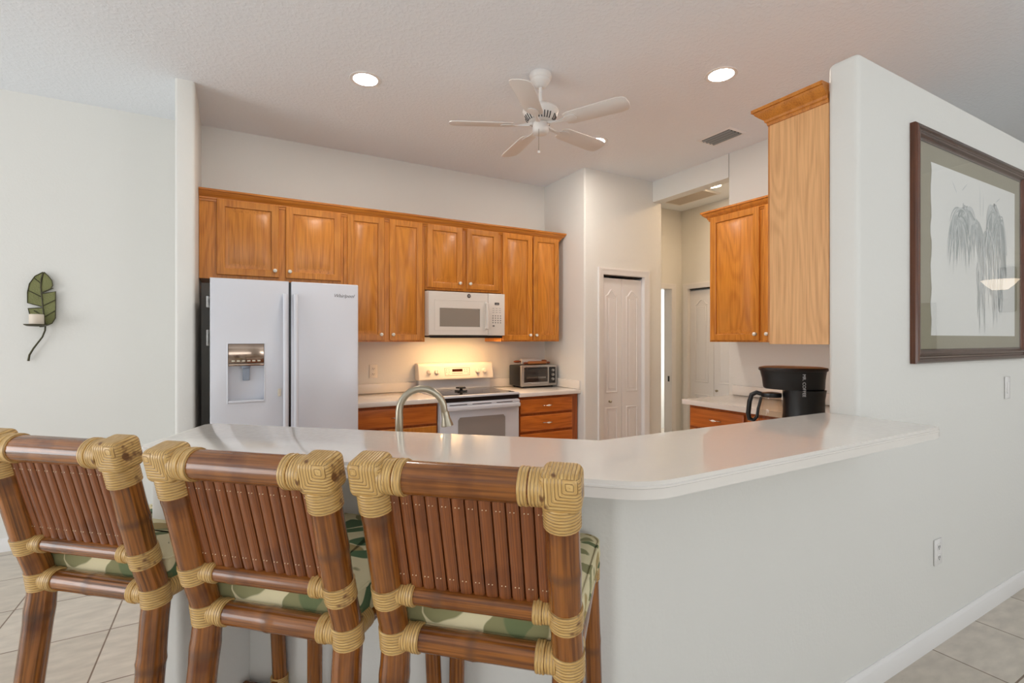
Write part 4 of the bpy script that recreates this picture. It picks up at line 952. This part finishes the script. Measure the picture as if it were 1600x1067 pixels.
# ================================================================== BAR STOOLS
W2 = .355/2
ZT, ZM, ZS = 1.146, .898, .796
def pole(pts, r_, off=0.0, node=.37, sub=10, seg=18):
    """bamboo pole: dense points with swelling at nodes; returns pts, rads, v0"""
    P = [Vector(p) for p in pts]; out = []; L = 0; rad = []
    seglen = [(P[i+1]-P[i]).length for i in range(len(P)-1)]; T = sum(seglen); n = max(6, int(T/.012))
    # smooth interpolation
    cum = [0]
    for s_ in seglen: cum.append(cum[-1]+s_)
    for i in range(n+1):
        d = T*i/n
        k = 0
        while k < len(seglen)-1 and d > cum[k+1]: k += 1
        t_ = (d-cum[k])/seglen[k]
        p0 = P[max(k-1, 0)]; p1 = P[k]; p2 = P[k+1]; p3 = P[min(k+2, len(P)-1)]
        q = .5*((2*p1)+(-p0+p2)*t_+(2*p0-5*p1+4*p2-p3)*t_*t_+(-p0+3*p1-3*p2+p3)*t_**3)
        out.append(q); v = d+off; f = abs((v/node) % 1); f = min(f, 1-f)*node
        rad.append(r_*(1+.055*math.exp(-(f/.007)**2)+.02*math.exp(-(f/.03)**2)))
    return out, rad, off
def make_stool(label, mat=None):
    t_ = thing('bar_stool', label, 'bar stool')
    bm_ = mat or BAM
    rp = .0300
    B = {}
    for s_ in (-1, 1):
        pts = [(s_*(W2+.018), -.070, 0), (s_*(W2+.010), -.045, .35), (s_*W2, -.006, .70), (s_*W2, 0, ZS), (s_*W2, -.029, ZM), (s_*W2, -.062, 1.03), (s_*W2, -.091, ZT)]
        p, r_, v0 = pole(pts, rp, .03 if s_ < 0 else .11); m = MB(); m.tube(p, r_, 20, v0=v0); m.build('back_post', bm_, t_)
        pts = [(s_*(W2+.028), .425, 0), (s_*(W2+.018), .41, .40), (s_*(W2+.006), .395, ZS+.03)]
        p, r_, v0 = pole(pts, .022, .05 if s_ < 0 else .16); m = MB(); m.tube(p, r_, 18, v0=v0); m.build('front_leg', bm_, t_)
    def rail(name, a, b, r_, off):
        p, rr, v0 = pole([a, (Vector(a)+Vector(b))/2, b], r_, off); m = MB(); m.tube(p, rr, 20, v0=v0); return m.build(name, bm_, t_)
    rail('top_rail', (-W2, -.091, ZT), (W2, -.091, ZT), .0310, .02)
    rail('lower_back_rail', (-W2, -.029, ZM), (W2, -.029, ZM), .0185, .26)
    rail('seat_rail', (-W2, 0, ZS), (W2, 0, ZS), .0250, .20)
    rail('seat_rail', (-W2, .395, ZS), (W2, .395, ZS), .0215, .02)
    for s_ in (-1, 1): rail('seat_rail', (s_*(W2+.004), 0, ZS), (s_*(W2+.006), .395, ZS), .0215, .05)
    rail('foot_rail', (-W2-.018, .413, .27), (W2+.018, .413, .27), .018, .06)
    rail('foot_rail', (-W2-.012, -.05, .34), (W2+.012, -.05, .34), .016, .09)
    for s_ in (-1, 1): rail('foot_rail', (s_*(W2+.012), -.05, .31), (s_*(W2+.02), .413, .31), .016, .12)
    # bindings
    def band(mb, a, b, r_, step=.006, bulge=.0016, ends=.001):
        a = Vector(a); b = Vector(b); L = (b-a).length; n = max(2, int(L/step)); pts = []; rr = []
        d = (b-a)/L
        for i in range(n):
            for q, h in ((.08, 0), (.35, .8), (.65, .8), (.92, 0)):
                pts.append(a+d*((i+q)*L/n)); rr.append(r_+bulge*h)
        pts = [a]+pts+[b]; rr = [r_-.004]+rr+[r_-.004]
        mb.tube(pts, rr, 22)
    up = Vector((0, -.029-.0, ZM-ZS)).normalized(); upT = Vector((0, -.062, ZT-ZM)).normalized()
    for s_ in (-1, 1):
        # top corner: post band, chunky woven cap, rail bands
        m = MB(); top = Vector((s_*W2, -.091, ZT))
        band(m, top-upT*.070, top-upT*.026, .0330, .006, .0010)
        t = bmesh.new(); t.loops.layers.uv.new('UVMap'); bmesh.ops.create_cube(t, size=1)
        bmesh.ops.subdivide_edges(t, edges=list(t.edges), cuts=15, use_grid_fill=True)
        hx, hr = Vector((.035, .033, .036)), .015
        uvl = t.loops.layers.uv.active
        for v in t.verts:
            p = Vector((v.co.x*2*hx.x, v.co.y*2*hx.y, v.co.z*2*hx.z)); q = Vector([max(-(hx[k]-hr), min(hx[k]-hr, p[k])) for k in range(3)])
            d = p-q; v.co = q+d.normalized()*hr if d.length > 1e-6 else p
        t.normal_update()
        for f in t.faces:
            c0 = f.calc_center_median(); nn = f.normal
            for l in f.loops:
                c = l.vert.co
                if abs(nn.y) > .7: qq = max(abs(c.x-s_*.017), abs(c.z-.019))
                elif abs(nn.z) > .7: qq = c.x
                else: qq = c.z
                l[uvl].uv = (c.y*8+c.x*3, qq+.1)
        M0 = m.M; m.M = Matrix.Translation(top+Vector((s_*.002, 0, .002))) @ Matrix.Rotation(R(14), 4, 'X'); m._merge(t); m.M = M0
        band(m, top-Vector((s_*.024, 0, 0)), top-Vector((s_*.052, 0, 0)), .0332, .006, .0008)
        band(m, top-Vector((s_*.054, 0, 0)), top-Vector((s_*.072, 0, 0)), .0338, .006, .0012)
        m.build('corner_binding', WRAP, t_)
        for (z, off, rr_, rl, hw) in ((ZM, -.029, .0322, .0205, .021), (ZS, 0, .0322, .0268, .024)):
            c = Vector((s_*W2, off, z)); m = MB(); uu = up if z > ZS else Vector((0, -.14, 1)).normalized()
            band(m, c-uu*hw, c+uu*hw, rr_, .010, .0004)
            # strap from the post over the rail, then ring bands round the rail
            band(m, c-Vector((s_*.020, 0, 0)), c-Vector((s_*.042, 0, 0)), rl*.97+.001, .010, .0004)
            band(m, c-Vector((s_*.042, 0, 0)), c-Vector((s_*.060, 0, 0)), rl+.0015, .006, .0012)
            if z == ZS: band(m, c+Vector((0, .018, 0)), c+Vector((0, .062, 0)), .0268, .010, .0004)
            m.build('joint_binding', WRAP, t_)
        f0 = Vector((s_*(W2+.006), .395, ZS)); m = MB(); band(m, f0+Vector((0, 0, -.03)), f0+Vector((0, 0, .035)), .0255); band(m, f0-Vector((0, .02, 0)), f0-Vector((0, .05, 0)), .0245); m.build('joint_binding', WRAP, t_)
        g0 = Vector((s_*(W2+.018), .413, .27)); m = MB(); band(m, g0+Vector((0, 0, -.02)), g0+Vector((0, 0, .06)), .0252); band(m, g0-Vector((s_*.02, 0, 0)), g0-Vector((s_*.045, 0, 0)), .021); m.build('joint_binding', WRAP, t_)
        g1 = Vector((s_*(W2+.012), -.048, .325)); m = MB(); band(m, g1+Vector((0, 0, -.03)), g1+Vector((0, 0, .03)), .0288); m.build('joint_binding', WRAP, t_)
    # slats
    m = MB(); ns = 12; x0 = -W2+.024; x1 = W2-.024; pit = (x1-x0)/ns; rs = random.Random(len(label))
    nails = MB()
    for i in range(ns):
        x = x0+pit*(i+.5)
        a = Vector((x, -.026+rs.uniform(-.001, .001), ZM+.006)); b = Vector((x, -.088, ZT-.012))
        n = 8; pts = [a+(b-a)*(k/n) for k in range(n+1)]
        if i < ns-1: m.tube([p+Vector((pit/2, .013, 0)) for p in pts], pit*.42, 8, v0=rs.uniform(.1, 1.2), flat=(.4, 1.0))
        m.tube(pts, pit*.465, 10, v0=rs.uniform(.1, 1.2), flat=(1.0, .5) if False else (.5, 1.0) )
        d = b-a; nn = Vector((0, -1, -.25)).normalized()
        for f in (.17, .83):
            for o in (-.0035, .0035):
                c = a+d*f+Vector((o, 0, 0))+Vector((0, -1, 0))*pit*.22
                nails.tube([c+Vector((0, .003, 0)), c+Vector((0, -.0012, 0))], .0010, 6)
    m.build('back_slats', SLATM, t_)
    nails.build('nails', NAIL, t_)
    # cushion: rounded box, slightly domed, with piping
    m = MB(); t = bmesh.new(); t.loops.layers.uv.new('UVMap')
    nx, ny = 14, 14; zb, zt = ZS+.014, ZS+.080
    def sq(u): return math.copysign(abs(u)**.8, u)
    V = {}
    cx0, cx1, cy0, cy1 = -W2-.032, W2+.032, .016, .425
    rings = []
    def outline(ins, n=12):
        pts = []; r_ = .045
        for cxx, cyy, a0 in ((cx1-r_, cy1-r_, 0), (cx0+r_, cy1-r_, 90), (cx0+r_, cy0+.012, 180), (cx1-r_, cy0+.012, 270)):
            rr_ = r_ if a0 < 180 else .012
            cxx2 = cxx if a0 < 180 else (cx0+.030 if a0 == 180 else cx1-.030)
            for k in range(n+1):
                a = R(a0+90*k/n); pts.append((cxx2+(rr_ if a0 < 180 else .012)*math.cos(a)*(1-ins/.06)+0, cyy+rr_*math.sin(a)*(1-ins/.06)))
        c = ((cx0+cx1)/2, (cy0+cy1)/2)
        return [(c[0]+(p[0]-c[0])*(1-ins*3.6), c[1]+(p[1]-c[1])*(1-ins*3.6)) for p in pts]
    secs = [(outline(.012), zb), (outline(.004), zb+.002), (outline(0), zb+.010), (outline(-.002), zb+.030), (outline(0), zt-.012), (outline(.005), zt-.003), (outline(.016), zt+.004), (outline(.05), zt+.010), (outline(.12), zt+.014)]
    loft(m, secs); cu = m.build('seat_cushion', FAB, t_)
    m = MB(); 
    for zz in (zb+.004, zt-.006): m.tube([(p[0], p[1], zz) for p in outline(.001)], .0035, 6, closed=True)
    m.build('piping', FAB, cu)
    return t_
st3 = make_stool('bamboo bar stool on the right, nearest the end of the bar counter', BAM)
st1 = make_stool('dark mottled bamboo bar stool on the far left, its back cut by the photo edge', BAMD)
st2 = copy_tree(st3); st2['label'] = 'bamboo bar stool in the middle between the two others'
for o, (x, y, a) in ((st1, (-.290, 1.568, -42.2)), (st2, (.080, 1.182, -43.5)), (st3, (.421, .882, -43.3))):
    o.location = (x, y, 0); o.rotation_euler = (0, 0, R(a)); o['group'] = 'bamboo bar stools at the breakfast bar'

# nothing sits deeper than thing > part > sub-part
def depth(o): return 0 if o.parent is None else 1+depth(o.parent)
for o in list(C.objects):
    while depth(o) > 2: o.parent = o.parent.parent

for o in C.objects:
    if o.parent is None and 'label' in o and 'group' not in o:
        k = o.name.split('.')[0]
        g = {'upper_cabinet': 'oak wall cabinets', 'base_cabinet': 'oak base cabinets', 'recessed_light': 'recessed ceiling lights', 'crown_molding': 'oak crown moldings', 'countertop': 'white countertops',
             'rolling_pin': 'rolling pins on the toaster oven', 'paper_note': 'paper notes on the refrigerator side', 'wall_outlet': 'wall outlets'}.get(k)
        if g: o['group'] = g
